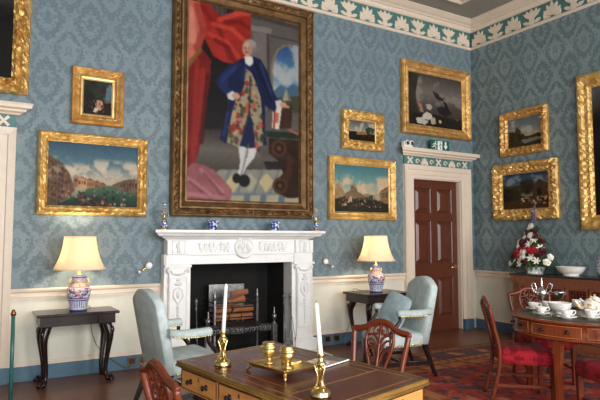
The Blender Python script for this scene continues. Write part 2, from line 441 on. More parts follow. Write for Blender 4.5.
def palmette(mb,T,s,n):
    for a,L in ((0,.215),(-.45,.20),(.45,.20),(-.95,.17),(.95,.17)): mb.prism(petal(0,.03*s,a,L*s,.03*s),-.012,0,T)
    for q in (-1,1):
        mb.prism(petal(q*.02*s,.02*s,q*1.5,.12*s,.02*s),-.012,0,T)
        mb.prism(petal(q*.13*s,.0,q*-.25,.13*s,.03*s),-.012,0,T)
def acanthus(mb,T,s,n):
    P=[(-.035,0),(-.05,.05),(-.035,.09),(-.10,.13),(-.15,.20),(-.10,.19),(-.085,.235),(-.04,.19),(0,.245)]
    P=[(x*s,z*s) for x,z in P]; P=P+[(-x,z) for x,z in P[-2::-1]]; mb.prism(P,-.012,0,T)
    for q in (-1,1): mb.prism(petal(q*.03*s,.015*s,q*1.2,.13*s,.026*s),-.012,0,T)
def relief_run(name,pts,parent=None,mat='white'):
    mb=MB()
    for k,(T,s) in enumerate(pts): (palmette if k%2==0 else acanthus)(mb,T,s,k)
    o=mb.build(name,mat,parent); return o
sx=.42
struct(relief_run('trim_8',[(T3(XR-.19-.34*k,D-.006,4.702),1) for k in range(18)]))
struct(relief_run('trim_9',[(T3(XR-.006,D-.19-.34*k,4.702,rz=-PI/2),1) for k in range(13)]))
# raised rectangle on the ceiling
mb=MB(); x0,x1,y0,y1=-.62,6.44,-1.5,5.86; pr=[(0,H+.002),(0,H-.016),(.02,H-.03),(.035,H-.018),(.05,H-.026),(.07,H-.012),(.07,H+.002)]
mb.loft([[(x,y,z) for (u,z) in pr for x,y in [(a+sa*u,b+sb*u)]] for a,b,sa,sb in ((x0,y0,1,1),(x1,y0,-1,1),(x1,y1,-1,-1),(x0,y1,1,-1))],loop=True,smooth=False)
struct(mb.build('trim_10','white'))

def door(n,c):
    r=bpy.data.objects.new('door_%d'%n,None); C.objects.link(r); r.location=(c,D,0); struct(r)
    hw=.52; lf=MB(); y=.075
    rows=[(0,.20,1),(.20,.84,0),(.84,1.06,1),(1.06,1.74,0),(1.74,1.86,1),(1.86,2.26,0),(2.26,2.40,1)]
    lf.box(-hw,y+.04,0.004,hw,y+.055,2.40)
    for a,b in ((-hw,-.40),(-.07,.07),(.40,hw)): lf.box(a,y,.004,b,y+.042,2.40)
    for z0,z1,k in rows:
        if k:
            for a,b in ((-.40,-.07),(.07,.40)): lf.box(a,y,max(z0,.004),b,y+.042,z1)
        else:
            for a,b in ((-.40,-.07),(.07,.40)):
                m=.035; lf.loft([[(a+q,y+t,z0+q),(b-q,y+t,z0+q),(b-q,y+t,z1-q),(a+q,y+t,z1-q)] for q,t in ((0,.002),(.012,.012),(.02,.036),(.035,.036),(.075,.012))],smooth=False,caps=False); q=.075; t=.012; lf.add([(a+q,y+t,z0+q),(b-q,y+t,z0+q),(b-q,y+t,z1-q),(a+q,y+t,z1-q)],[(0,1,2,3)])
    lf.build('door_leaf','door',r)
    hd=MB(); hx=hw-.07
    hd.lathe([(0,0),(.028,0),(.03,.008),(.012,.012),(.011,.04),(0,.042)],n=12,T=T3(hx,y,1.0,rx=PI/2))
    hd.tube([(hx,y-.04,1.0),(hx-.03,y-.045,1.003),(hx-.08,y-.045,.995),(hx-.12,y-.043,1.0)],[.011,.01,.009,.012])
    hd.build('door_handle','brass',r)
    ar=MB(); pf=[(0,.0),(0,-.028),(.05,-.028),(.055,-.036),(.12,-.036),(.13,-.05),(.17,-.055),(.2,-.06),(.2,0)]   # (out from opening, y)
    rg=[]
    for x,z,sxx,sz in ((-hw,.16,-1,0),(-hw,2.40,-1,1),(hw,2.40,1,1),(hw,.16,1,0)): rg.append([(x+sxx*u,yy,z+sz*u) for u,yy in pf])
    ar.loft(rg,smooth=False); ar.box(-hw,0,2.385,hw,y+.05,2.402); ar.box(-hw-.002,0,0,-hw+.012,y+.05,2.4); ar.box(hw-.012,0,0,hw+.002,y+.05,2.4)
    ar.build('architrave','white',r)
    pl=MB()
    for q in (-1,1): pl.box(min(q*hw,q*(hw+.2)),-.065,0,max(q*hw,q*(hw+.2)),0,.16)
    pl.build('plinth_blocks','blue',r)
    MB().box(-.71,-.03,2.60,.71,0,2.735).build('overdoor_frieze','teal',r)
    mb=MB(); k=0
    for i in range(9):
        T=T3(-.6+.15*i,-.03,2.605)
        if i%4==2: palmette(mb,T,.5,0); mb.prism([(cos(a)*.03,sin(a)*.03+.06) for a in [q*PI/4 for q in range(8)]],-.012,0,T)
        elif i%2==0: 
            for a in (PI/4,-PI/4): mb.prism([(cos(a)*x-sin(a)*z,sin(a)*x+cos(a)*z+.062) for x,z in ((-.016,-.068),(.016,-.068),(.012,0),(.016,.068),(-.016,.068),(-.012,0))],-.012,0,T)
        else:
            mb.tube([(cos(a)*r_,-.006,sin(a)*r_+.05) for a,r_ in [(q*.5,.045-.0028*q) for q in range(13)]],.011,6,T)
    mb.build('overdoor_relief','white',r)
    cn=MB(); pf=[(0,2.735),(.05,2.735),(.06,2.75),(.10,2.765),(.105,2.785),(.15,2.795),(.155,2.825),(.165,2.845),(0,2.845)]
    cn.loft([[(q*(.70+d),-d,z) for d,z in pf] for q in (-1,1)],smooth=False)
    # the short returns are closed by the caps; lower bead under the frieze
    cn.box(-.725,-.045,2.585,.725,0,2.602); cn.build('overdoor_cornice','white',r)
for i,c in enumerate(DC): door(2-i,c)

# ------------------------------------------------------------------ chimneypiece
FX=2.96
fp=thing('fireplace','carved white marble chimneypiece with a round medallion, below the tall portrait','fireplace',(FX,D,0))
mb=MB(); pf=[(0,1.435),(.13,1.435),(.145,1.45),(.18,1.46),(.19,1.472),(.24,1.482),(.255,1.49),(.27,1.51),(.30,1.525),(.30,1.555),(0,1.555)]
mb.loft([[(q*(.835+d)-.03,-d,z) for d,z in pf] for q in (-1,1)],smooth=False); mb.build('mantel_shelf','marble',fp)
mb=MB(); mb.box(-.98,-.14,1.27,.98,-.0,1.436); mb.box(-.98,-.155,1.258,.98,0,1.272); mb.box(-.70,-.125,1.15,.70,0,1.258); mb.build('frieze','marble',fp,bevel=.004)
for q in (-1,1):
    mb=MB()
    for z0,z1 in ((1.285,1.292),(1.418,1.425)): a,b=sorted((q*.17,q*.66)); mb.box(a,-.148,z0,b,-.139,z1)
    for x in (.22,.27,.33,.385,.44,.50,.56):
        T=T3(q*x,-.14,1.295,rz=0); k=int(x*100)%3
        if k==0: mb.prism(petal(0,0,.55,.12,.02),-.014,0,T); mb.prism(petal(.06,0,-.5,.12,.018),-.014,0,T)
        elif k==1: mb.prism(petal(0,.0,0,.115,.022),-.014,0,T); mb.ball((0,-.008,.105),(.018,.012,.016),8,T)
        else: mb.prism(petal(-.03,.02,1.2,.08,.018),-.014,0,T); mb.prism(petal(0,0,-.2,.115,.018),-.014,0,T)
    mb.tube([(q*(.2+.0105*i),-.142,1.40-.035*sin(i*PI/10)**2) for i in range(41)],.007,6); mb.build('frieze_carving','marble_grey',fp)
mb=MB(); mb.lathe([(0,0),(.135,0),(.138,.012),(.13,.026),(.118,.03),(.112,.018),(0,.016)],n=32,T=T3(0,-.14,1.347,rx=PI/2)); md=mb.build('medallion','marble',fp)
mb=MB()
for c,r_,a in (((-.02,0,.05),(.022,.016,.026),0),((-.03,0,0),(.03,.018,.05),.3),((.03,0,.03),(.02,.014,.024),0),((.04,0,-.02),(.028,.016,.05),-.3),((-.06,0,-.04),(.02,.014,.04),.8),((.0,0,-.06),(.05,.014,.018),0),((.075,0,.0),(.012,.012,.04),.4)):
    mb.ball(c,r_,10,T3(0,-.158,1.347)@M.Rotation(a,4,'Y'))
mb.build('medallion_relief','marble_grey',md)
for q in (-1,1):
    jb=MB(); cx=q*.855
    a,b=sorted((q*.69,q*1.01)); jb.box(a,-.13,0,b,0,1.27)
    jb.box(cx-.155,-.17,1.12,cx+.165,-.12,1.15); jb.box(cx-.14,-.155,1.15,cx+.14,-.12,1.26)
    jb.box(cx-.135,-.18,1.27,cx+.135,-.12,1.436); jb.box(cx-.11,-.175,.16,cx+.11,-.12,1.12)
    jb.box(cx-.19,-.19,0,cx+.19,-.0,.15); jb.box(cx-.13,-.185,.15,cx+.13,-.0,.19)
    jb=jb.build('jamb','marble',fp,bevel=.005)
    rl=MB()
    for x in (-.075,.075): rl.box(cx+x-.006,-.188,1.285,cx+x+.006,-.178,1.43)
    for z in (1.285,1.42): rl.box(cx-.075,-.188,z,cx+.075,-.178,z+.012)
    rl.ball((cx,-.185,1.402),(.013,.012,.016)); rl.ball((cx+q*.004,-.184,1.365),(.022,.014,.034)); rl.ball((cx-.008,-.184,1.32),(.014,.012,.04)); rl.ball((cx+.012,-.184,1.32),(.012,.012,.04)); rl.ball((cx+q*.026,-.184,1.37),(.01,.01,.03))
    rl.build('figure_relief','marble_grey',jb)
    rl=MB()
    for x in (-.1,.1): rl.box(cx+x-.005,-.182,.3,cx+x+.005,-.173,1.0)
    for z in (.3,.995): rl.box(cx-.1,-.182,z,cx+.1,-.173,z+.01)
    for p in (-1,1): rl.ball((cx+p*.115,-.165,1.085),(.028,.022,.03)); rl.tube([(cx+p*.09,-.178,1.09),(cx+p*.07,-.182,1.05),(cx,-.184,1.035)],.012,6)
    rl.ball((cx,-.178,.93),(.045,.02,.022)); rl.ball((cx,-.178,.975),(.026,.016,.016))
    rl.tube([(cx-.05,-.178,.86),(cx-.055,-.178,.78),(cx,-.178,.70),(cx+.055,-.178,.78),(cx+.05,-.178,.86),(cx,-.178,.89)],.012,6,loop=True)
    rl.ball((cx,-.178,.81),(.02,.02,.05))
    for i in range(8): rl.ball((cx,-.177,.66-.04*i),(.02-.0015*i,.014,.024))
    rl.build('drop_carving','marble_grey',jb)
for q in (-1,1):
    a,b=sorted((q*.69,q*.75)); MB().box(a,-.0,0,b,.09,1.16).build('inner_slip','marble',fp)
mb=MB(); mb.box(-.75,.09,0,-.69,.62,1.2); mb.box(.69,.09,0,.75,.62,1.2); mb.box(-.75,.56,0,.75,.62,1.2); mb.box(-.75,-.0,1.155,.75,.62,1.22); mb.box(-.75,.0,-.02,.75,.62,.006); mb.build('firebox','soot',fp)
MB().box(-1.0,-.62,-.02,1.0,.0,.008).build('hearthstone','marble_grey',fp)

gr=thing('fire_grate','polished steel fire grate with urn finials and a pierced front in the black hearth','grate',(2.835,D,.008))
mb=MB(); mb.prism([(-.13,.36),(.37,.36),(.37,.845),(-.13,.85)],.38,.40); mb.build('fireback','steel',gr)
mb=MB()
for z in (.42,.48,.54,.60,.66): mb.tube([(-.24,.30,z),(-.24,-.08,z),(-.22,-.1,z),(.30,-.1,z),(.32,-.08,z),(.32,.30,z)],.007,6)
for i in range(9): mb.box(-.235+.066*i,-.1,.41,-.223+.066*i,.36,.42)
mb.box(-.25,.3,.40,.33,.33,.44)
mb.build('basket_bars','iron',gr)
for q in (-1,1):
    mb=MB(); mb.box(q*.285+.028,-.112,.012,q*.285+.052,-.088,.70); mb.lathe([(.0,.70),(.018,.70),(.01,.72),(.02,.745),(.008,.77),(.012,.785),(.004,.82),(0,.83)],(q*.285+.04,-.1,0),10)
    mb.build('basket_post','steel',gr)
ap=MB(); F_=[(-.42,-.36),(-.36,-.36),(-.25,-.33),(-.12,-.37),(0,-.40),(.12,-.37),(.25,-.33),(.36,-.36),(.42,-.36)]
ap.loft([[(x,y,.33),(x,y-.012,.33),(x,y-.012,.41),(x,y,.41)] for x,y in F_],smooth=False); ap.loft([[(x,y,.40),(x,y,.412),(x,-.1,.412),(x,-.1,.40)] for x,y in F_],smooth=False)
ap=ap.build('serpentine_apron','iron',gr)
mb=MB()
for i in range(14): 
    x=-.36+.055*i; y=np.interp(x,[p[0] for p in F_],[p[1] for p in F_]); mb.tube([(x+.018*cos(a),y-.014,.37+.022*sin(a)) for a in [k*PI/4 for k in range(8)]],.004,5,loop=True)
mb.build('pierced_pattern','steel',ap)
for q in (-1,1):
    mb=MB(); mb.box(q*.43-.03,-.39,.0,q*.43+.03,-.33,.40); mb.box(q*.43-.035,-.395,.0,q*.43+.035,-.325,.05)
    mb.lathe([(0,.40),(.028,.40),(.03,.412),(.012,.43),(.012,.445),(.026,.475),(.03,.505),(.022,.52),(.01,.53),(.012,.55),(.006,.58),(.007,.60),(0,.615)],(q*.43,-.36,0),12)
    mb.build('urn_post','steel',gr,bevel=.003)
# logs, each its own thing
def log(x,y,z,L,rad,rz,ry,label):
    rg=random.Random(int(x*1000+z*77)); rings=[]
    for i in range(5):
        t=-L/2+L*i/4; rings.append([(t,rad*(1+rg.uniform(-.08,.08))*cos(a)*1.1,rad*(1+rg.uniform(-.08,.08))*sin(a)) for a in [k*2*PI/7+.3 for k in range(7)]])
    o=MB().loft(rings,smooth=False).build('log','log',None,bevel=.006); o.location=(x,y,z); o.rotation_euler=(0,ry,rz)
    tag(o,label,'log','logs in the fire basket')
gx,gy=2.875,D
Z=.008
for a in ((-.17,.0,.475,.19,.046,.1,0,'split log lying low at the left of the fire basket'),(.02,.0,.475,.15,.046,-.1,0,'split log lying low in the middle of the fire basket'),
          (.18,.0,.475,.16,.046,.05,0,'split log lying low at the right of the fire basket'),(-.15,.0,.571,.22,.046,-.08,0,'split log at the left of the middle row in the fire basket'),
          (.06,.0,.571,.16,.046,.12,0,'short split log in the middle row of the fire basket'),(.20,.0,.571,.14,.046,-.1,0,'split log at the right of the middle row in the fire basket'),
          (.02,-.005,.674,.27,.046,.15,-.14,'large pale split log resting across the top of the pile'),(.09,.01,.768,.22,.036,-.3,-.13,'pale split log tilted on the very top of the pile')):
    log(gx+a[0],gy+a[1],a[2]+Z,*a[3:])
def iron(name,x,lean,label,head):
    t=thing(name,label,'fire iron',(x,D-.27,.008),0,'fire irons leaning on the chimneypiece')
    mb=MB(); mb.tube([(0,0,.0),(0,lean,.62)],.006,8); mb.build('shaft','steel',t)
    mb=MB(); mb.lathe([(.0,.60),(.009,.60),(.012,.63),(.007,.66),(.016,.70),(.018,.72),(.01,.745),(0,.75)],(0,lean,0),10); mb.build('grip','steel',t)
    mb=MB()
    if head=='pan': mb.loft([[(-.05,-.01,.0),(.05,-.01,.0),(.05,0,.0),(-.05,0,.0)],[(-.05,-.008,.12),(.05,-.008,.12),(.05,.002,.12),(-.05,.002,.12)],[(-.012,.0,.16),(.012,.0,.16),(.012,.012,.16),(-.012,.012,.16)]],smooth=False); mb.build('pan','steel',t)
    elif head=='tongs': mb.tube([(-.03,0,.0),(-.034,.01,.2),(0,.05,.5)],.005,6); mb.tube([(.03,0,.0),(.034,.01,.2),(0,.05,.5)],.005,6); mb.build('tong_arms','steel',t)
    else: mb.tube([(0,0,.0),(0,-.0,.03),(.02,-.0,.05)],.006,6); mb.build('hook','steel',t)
iron('fire_shovel',FX+.53,.07,'steel fire shovel leaning at the right side of the hearth, innermost','pan')
iron('fire_tongs',FX+.63,.07,'steel fire tongs leaning at the right side of the hearth, nearest the jamb','tongs')
iron('fire_poker',FX-.64,.07,'thin steel poker leaning alone at the left side of the hearth','hook')

# on the mantelshelf
def lustre(x,label):
    t=thing('lustre_candlestick',label,'candlestick',(x,6.24,1.555),0,'lustre candlesticks on the mantelshelf')
    MB().lathe([(0,0),(.05,0),(.05,.012),(.035,.02),(.03,.03),(0,.03)],n=16).build('base','ormolu',t)
    MB().lathe([(0,.03),(.03,.03),(.034,.05),(.034,.085),(.03,.1),(0,.1)],n=16).build('drum','delft',t)
    MB().lathe([(0,.1),(.036,.1),(.03,.115),(.014,.13),(.012,.16),(.018,.18),(0,.18)],n=14).build('stem','ormolu',t)
    MB().lathe([(0,.18),(.02,.18),(.05,.21),(.055,.23),(.02,.235),(.016,.26),(.026,.29),(.024,.31),(0,.31)],n=16).build('drip_pan','glass',t)
    for k in range(8):
        a=k*PI/4; MB().lathe([(0,-.07),(.006,-.055),(.007,-.04),(.002,-.01),(0,0)],(.052*cos(a),.052*sin(a),.222),6).build('crystal_drop','glass',t)
    return t
lustre(1.93,'cut-glass and gilt lustre candlestick at the left end of the mantelshelf')
lustre(4.0,'cut-glass and gilt lustre candlestick at the right end of the mantelshelf')
def cachepot(x,label):
    o=MB().lathe([(r*1.22,z*1.05) for r,z in [(0,0),(.036,0),(.038,.008),(.048,.06),(.058,.1),(.062,.11),(.055,.11),(.044,.06),(.034,.014),(0,.012)]],n=20).build('cachepot','delft',loc=(x,6.22,1.555))
    tag(o,label,'pot','blue and white pots on the mantelshelf')
cachepot(2.52,'small blue and white china pot on the left half of the mantelshelf')
cachepot(3.36,'small blue and white china pot on the right half of the mantelshelf')
def bell(x,z,label,q):
    t=thing('bell_lever',label,'bell lever',(x,D,z),0,'servants bell levers beside the chimneypiece')
    MB().lathe([(0,0),(.038,0),(.04,.008),(.02,.014),(.014,.03),(0,.032)],n=16,T=T3(rx=PI/2)).build('rose','brass',t)
    MB().tube([(0,-.03,0),(-q*.05,-.038,-.035),(-q*.10,-.04,-.065)],[.012,.01,.008]).build('lever_arm','brass',t)
    MB().ball((0,-.045,.0),(.04,.026,.04),14).build('china_knob','china',t)
    MB().ball((-q*.11,-.044,-.07),.017,10).build('end_knob','china',t)
bell(1.80,1.145,'white china bell lever on the wall left of the chimneypiece',1)
bell(4.24,1.14,'white china bell lever on the wall right of the chimneypiece',-1)
def socket(x,label):
    t=thing('wall_socket',label,'socket',(x,D-.03,.085),0)
    MB().box(-.05,-.01,-.045,.05,0,.045).build('plate','gilt_dark',t,bevel=.003)
    MB().box(-.036,-.014,-.03,.036,-.009,.03).build('insert','black',t)
socket(1.63,'brown wall socket on the skirting, left of the pair beside the left lamp table')
socket(1.77,'brown wall socket on the skirting, right of the pair beside the left lamp table')
socket(4.27,'brown wall socket on the skirting just right of the chimneypiece')
socket(4.42,'brown wall socket on the skirting nearest the right lamp table legs')

# ------------------------------------------------------------------ pictures
def frame_mesh(name,w,h,prof,mat,parent,carve=0,scal=0,seed=0,step=.03,cw=None):
    """prof: (inset from the outer edge, height off the wall); carve = depth of ornament; scal = wave of the outer edge"""
    rg=random.Random(seed); rings=[]
    per=[]
    cs=[(-w/2,-h/2),(w/2,-h/2),(w/2,h/2),(-w/2,h/2)]
    mxu=prof[-1][0]
    for k in range(4):
        (ax,az),(bx,bz)=cs[k],cs[(k+1)%4]; L=math.hypot(bx-ax,bz-az); n=max(3,int(L/step))
        for i in range(n): per.append((k,i/n,L))
    dirs=[((1,0),(0,1)),((0,1),(-1,0)),((-1,0),(0,-1)),((0,-1),(1,0))]
    np_=len(prof)
    for k,t,L in per:
        (dx,dz),(ix,iz)=dirs[k]; ax,az=cs[k]; ring=[]
        for j,(u,y) in enumerate(prof):
            f=(sin(PI*j/(np_-1)) if 0<j<np_-1 else 0) if cw is None else cw[j]
            s_=t*L
            yy=y+carve*f*(sin(s_*2*PI/.11+j*1.7)*.5+rg.uniform(-.6,.6))
            uu=u-(scal*(abs(sin(s_*PI/.16))+.5*abs(sin(s_*PI/L)) ) if (scal and j<=2) else 0)
            a=uu+t*(L-2*uu)       # mitre
            ring.append((ax+dx*a+ix*uu,-yy,az+dz*a+iz*uu))
        rings.append(ring)
    return MB().loft(rings,loop=True,closed=False,smooth=False).build(name,mat,parent)
PF=dict(
 plain=lambda w:[(0,0),(0,.05),(.08*w,.065),(.2*w,.055),(.3*w,.07),(.42*w,.06),(.7*w,.04),(.78*w,.045),(.85*w,.03),(w,.018),(w,.008)],
 deep=lambda w:[(0,0),(0,.06),(.1*w,.085),(.22*w,.09),(.32*w,.07),(.55*w,.05),(.68*w,.055),(.75*w,.04),(.92*w,.03),(w,.02),(w,.008)],
 carved=lambda w:[(0,0),(0,.04),(.1*w,.07),(.25*w,.085),(.4*w,.075),(.55*w,.05),(.7*w,.045),(.8*w,.05),(.9*w,.03),(w,.02),(w,.008)])
PF['portrait']=lambda w:[(0,0),(0,.07),(.07*w,.092),(.13*w,.088),(.17*w,.066),(.22*w,.07),(.30*w,.08),(.38*w,.07),(.43*w,.062),(.47*w,.09),(.56*w,.092),(.60*w,.06),(.66*w,.05),(.80*w,.028),(.84*w,.045),(.92*w,.047),(.95*w,.03),(w,.008)]
def picture(x,z,w,h,fw,pic,label,style='plain',gm='gilt',carve=0,scal=0,slip=0,side=False,cat='painting',step=.03,lift=0):
    loc=(XR-.004,x,z) if side else (x,D-.004,z)
    t=thing('framed_picture',label,cat,loc,-PI/2 if side else 0)
    frame_mesh('gilt_frame',w,h,PF[style](fw),gm,t,carve,scal,int(w*100),step,[0,0,0,0,0,.7,1,.7]+[0]*10 if style=='portrait' else None)
    iw,ih=w-2*fw,h-2*fw
    if slip:
        frame_mesh('slip',iw,ih,[(0,.004),(0,.02),(slip*.5,.017),(slip,.010),(slip,.006)],'gilt_slip',t,0,0,1,.2); iw-=2*slip; ih-=2*slip
    grid_paint('canvas',pic,iw+.01,ih+.01,'oil',t,-.007); 
    MB().box(-w/2+.02,-.006,-h/2+.02,w/2-.02,.002,h/2-.02).build('backboard','dline',t)
    return t

# --- the tall portrait (outlines below are read in photograph pixels and turned into canvas fractions)
_P=math.atan(39/552); _Y=R(31)
def N(px,py):
    a=(px-300)/552; b=(200-py)/552
    f=(sin(_Y)*cos(_P),cos(_Y)*cos(_P),sin(_P)); r=(cos(_Y),-sin(_Y),0); u=(-sin(_Y)*sin(_P),-cos(_Y)*sin(_P),cos(_P))
    d=[f[i]+a*r[i]+b*u[i] for i in range(3)]; t=6.38/d[1]
    return ((d[0]*t-2.275)/1.55,1-(1.45+d[2]*t-1.95)/2.46)
def NP(*p): return [N(*q) for q in p]
def portrait():
    p=Pic(170,270,(52,46,44),3)
    p.poly([(0,0),(1,0),(1,1),(0,1)],(56,48,46),1,10,4)
    p.poly(NP((236,0),(300,14),(300,160),(262,160),(250,70),(236,40)),(116,108,104),1,10,5)         # stone wall
    p.poly(NP((209,-6),(229,-2),(229,22),(209,18)),(104,96,88),1,10,20)
    for x in (212,217,222,227): p.line(NP((x,-4),(x,20)),.006,(76,68,62))
    p.poly(NP((207,20),(229,20),(229,140),(203,150)),(38,32,34),1,8,6)
    p.poly(NP((250,2),(300,17),(300,26),(250,12)),(140,132,126)); p.poly(NP((250,12),(300,26),(300,30),(250,17)),(92,84,82))
    p.poly(NP((250,24),(273,29),(272,34),(250,30)),(148,140,134)); p.poly(NP((255,32),(268,34),(268,110),(255,110)),(132,124,120),1,6,9); p.line(NP((269,34),(270,110)),.008,(84,78,76))
    p.line(NP((272,36),(300,42)),.006,(86,80,78))
    ar=NP((274,110),(274,68),(276,58),(280,50),(286,46),(293,45),(300,46),(300,112)); 
    p.poly([(x-.02,y-.005) for x,y in ar],(150,136,112)); mk=p.inside(ar)
    y0=N(290,46)[1]; y1=N(290,106)[1]
    p.grad([(y0,(56,96,150)),(y0+(y1-y0)*.55,(112,158,190)),(y0+(y1-y0)*.75,(182,190,186)),(y1,(96,120,120))],mk)
    n=p.nz(7); p.put(mk*np.clip((n-.5)*6,0,1)*(p.Y<N(290,84)[1]),(206,200,190),.75)
    p.poly(NP((275,90),(281,84),(288,87),(294,83),(300,86),(300,98),(275,98)),(92,122,150)); p.poly(NP((275,97),(300,95),(300,112),(275,112)),(86,92,70))
    p.poly(NP((283,100),(287,87),(292,100)),(176,168,152)); p.poly(NP((287,87),(292,100),(289,100)),(140,134,124))
    # floor
    p.grad([(N(240,130)[1],(70,64,62)),(N(240,150)[1],(128,120,112)),(N(240,168)[1],(96,88,80))],p.inside(NP((190,128),(250,128),(270,172),(190,180))))
    fl=NP((222,168),(300,168),(300,201),(186,201)); p.poly(fl,(160,158,146),1,8,10)
    for q in range(5):
        x=228+16*q; p.poly(NP((x,180),(x+8,171),(x+15,180),(x+7,191)),(206,190,146) if q%2==0 else (184,178,156)); p.line(NP((x-8,201),(x+4,168)),.006,(120,132,140))
    p.line(NP((222,192),(300,192)),.008,(128,140,150)); p.poly(NP((234,194),(300,193),(300,201),(234,201)),(192,182,150),.8)
    for x in (246,262,280): p.poly(NP((x,193),(x+6,193),(x+5,201),(x-1,201)),(118,132,146))
    # curtain
    p.poly(NP((188,50),(203,46),(214,60),(213,80),(208,112),(202,150),(193,172),(186,200)),(150,36,30),1,18,7)
    for a in ((200,60,196,165),(206,70,201,140)): p.line(NP((a[0],a[1]),(a[2],a[3])),.02,(190,58,44),.6); 
    p.line(NP((211,75),(204,140)),.022,(98,22,22),.7)
    p.poly(NP((205,-4),(222,16),(246,9),(253,13),(252,38),(247,58),(236,63),(226,62),(216,56),(208,40),(196,10)),(186,50,40),1,16,6)
    for a,c in (((206,8,232,58),(150,34,30)),((222,20,250,14),(226,92,74)),((216,24,246,40),(224,86,66)),((212,34,240,56),(216,76,60)),((228,22,250,28),(146,32,28)),((218,40,236,60),(140,30,28))): p.line(NP((a[0],a[1]),((a[0]+a[2])/2+3,(a[1]+a[3])/2-3),(a[2],a[3])),.02,c,.75)
    p.poly(NP((190,-8),(202,2),(210,30),(203,50),(189,66)),(222,124,104),1,18,8); p.line(NP((200,6),(206,30),(200,48)),.03,(178,66,54),.7); p.line(NP((193,10),(196,40)),.03,(236,158,138),.6)
    p.line(NP((189,68),(203,50)),.016,(150,112,56))
    # fallen cloth
    p.poly(NP((186,171),(196,161),(206,163),(216,168),(226,178),(234,188),(232,201),(186,201)),(178,112,118),1,22,9)
    for a in ((190,176,212,192),(204,168,224,190),(190,192,226,196)): p.line(NP((a[0],a[1]),(a[2],a[3])),.018,(206,146,148),.6); p.line(NP((a[0]+3,a[1]+4),(a[2]+2,a[3]+5)),.012,(132,72,84),.6)
    # console with scroll leg
    p.poly(NP((270,137),(300,139),(300,196),(288,196),(276,190),(276,180),(284,172),(280,160),(270,152)),(70,42,26),1,12,9)
    for c,r in (((280,147),.075),((281,184),.07)): x,y=N(*c); p.ell(x,y,r,r*.63,(104,66,38)); p.ell(x,y,r*.6,r*.38,(60,34,20)); p.ell(x,y,r*.3,r*.19,(122,80,48))
    p.poly(NP((288,150),(294,156),(292,175),(286,184),(283,176),(288,166)),(96,58,34),.8)
    p.poly(NP((266,128),(300,130),(300,138),(268,136)),(46,66,54)); p.line(NP((266,129),(300,131)),.008,(92,110,88))
    p.poly(NP((282,104),(293,104),(292,127),(280,128)),(86,58,44),1,8,10); p.poly(NP((274,103),(283,104),(280,128),(273,127)),(226,216,202)); p.line(NP((276,106),(275,126)),.008,(186,60,54)); p.poly(NP((276,112),(280,112),(279,122),(276,122)),(196,86,76),.7)
    p.poly(NP((290,128),(300,132),(300,135),(288,129)),(190,110,96))
    # man
    blue=(28,42,92)
    p.poly(NP((240,60),(252,55),(262,59),(269,72),(275,92),(281,102),(275,111),(266,104),(266,128),(268,144),(258,144),(246,118),(238,128),(228,142),(222,138),(228,112),(232,96),(226,88),(219,82),(222,74)),blue,1,10,8)
    p.poly(NP((240,60),(244,64),(230,78),(230,84),(236,92),(232,98),(222,88),(218,80),(226,70)),(36,54,112),1,9,9)
    for a in ((238,66,224,80),(262,64,272,92),(248,62,246,80),(230,112,226,134)): p.line(NP((a[0],a[1]),(a[2],a[3])),.012,(64,88,150),.6)
    p.line(NP((256,62),(266,84),(272,100)),.01,(16,24,60),.8)
    p.poly(NP((243,118),(259,118),(259,149),(252,150),(250,140),(247,150),(241,147)),(30,44,96),1,6,9)
    for P_ in (NP((240,144),(248,146),(249,152),(247,164),(244,175),(240,173),(242,160)),NP((250,147),(259,146),(256,156),(248,166),(243,177),(238,175),(242,165),(249,156))): p.poly(P_,(216,212,208),1,10,12)
    p.line(NP((249,148),(246,162),(243,174)),.008,(150,146,148),.8)
    for c,rx,ry in (((238.5,176.5),.035,.025),((246,179),.05,.032)): x,y=N(*c); p.ell(x,y,rx,ry,(26,24,34))
    wc=NP((248,68),(253,72),(258,84),(262,96),(264,120),(264,144),(257,146),(254,120),(251,112),(246,130),(241,146),(229,141),(233,116),(238,97),(243,96),(246,84))
    p.poly(wc,(176,160,134),1,16,12); mk=p.inside(wc)
    p.dots(260,.25,.72,.22,.8,.008,.022,[(176,58,48),(208,104,84),(92,106,66),(62,76,60),(204,176,120),(112,84,70)],mk)
    p.line(NP((252,76),(251,112),(245,132)),.009,(70,58,54),.7)
    for P_ in (NP((229,93),(235,90),(240,95),(235,100),(230,98)),NP((276,100),(282,99),(284,106),(278,109))): p.poly(P_,(216,214,212),1,10,12)
    x,y=N(238,95); p.ell(x,y,.035,.018,(214,168,142)); x,y=N(284,104); p.ell(x,y,.035,.016,(216,172,146)); p.line(NP((284,105),(289,106)),.012,(206,160,136))
    for c,rx,ry,k in (((251.3,47),.062,.042,(150,144,138)),((254.5,52),.02,.022,(136,130,126)),((252.5,43),.048,.02,(172,166,160))): x,y=N(*c); p.ell(x,y,rx,ry,k)
    x,y=N(249,49); p.ell(x,y,.044,.038,(214,172,148)); p.ell(x-.015,y+.012,.03,.02,(220,160,140),.6)
    p.ell(x-.022,y-.007,.008,.004,(90,66,58)); p.ell(x+.014,y-.007,.008,.004,(90,66,58)); p.ell(x+.026,y+.004,.02,.03,(186,140,118),.6); p.line([(x-.008,y-.004),(x-.014,y+.008)],.006,(180,128,110)); p.line([(x-.02,y+.018),(x+.006,y+.018)],.006,(166,80,76))
    x,y=N(250,59); p.poly(NP((246,56),(254,56),(255,63),(251,66),(247,63)),(226,222,216),1,8,12)
    p.blur(2); p.a=255*(p.a/255)**1.3*.88; p.a=p.a*.86+p.a.mean(-1,keepdims=True)*.14; p.grain(6); return p
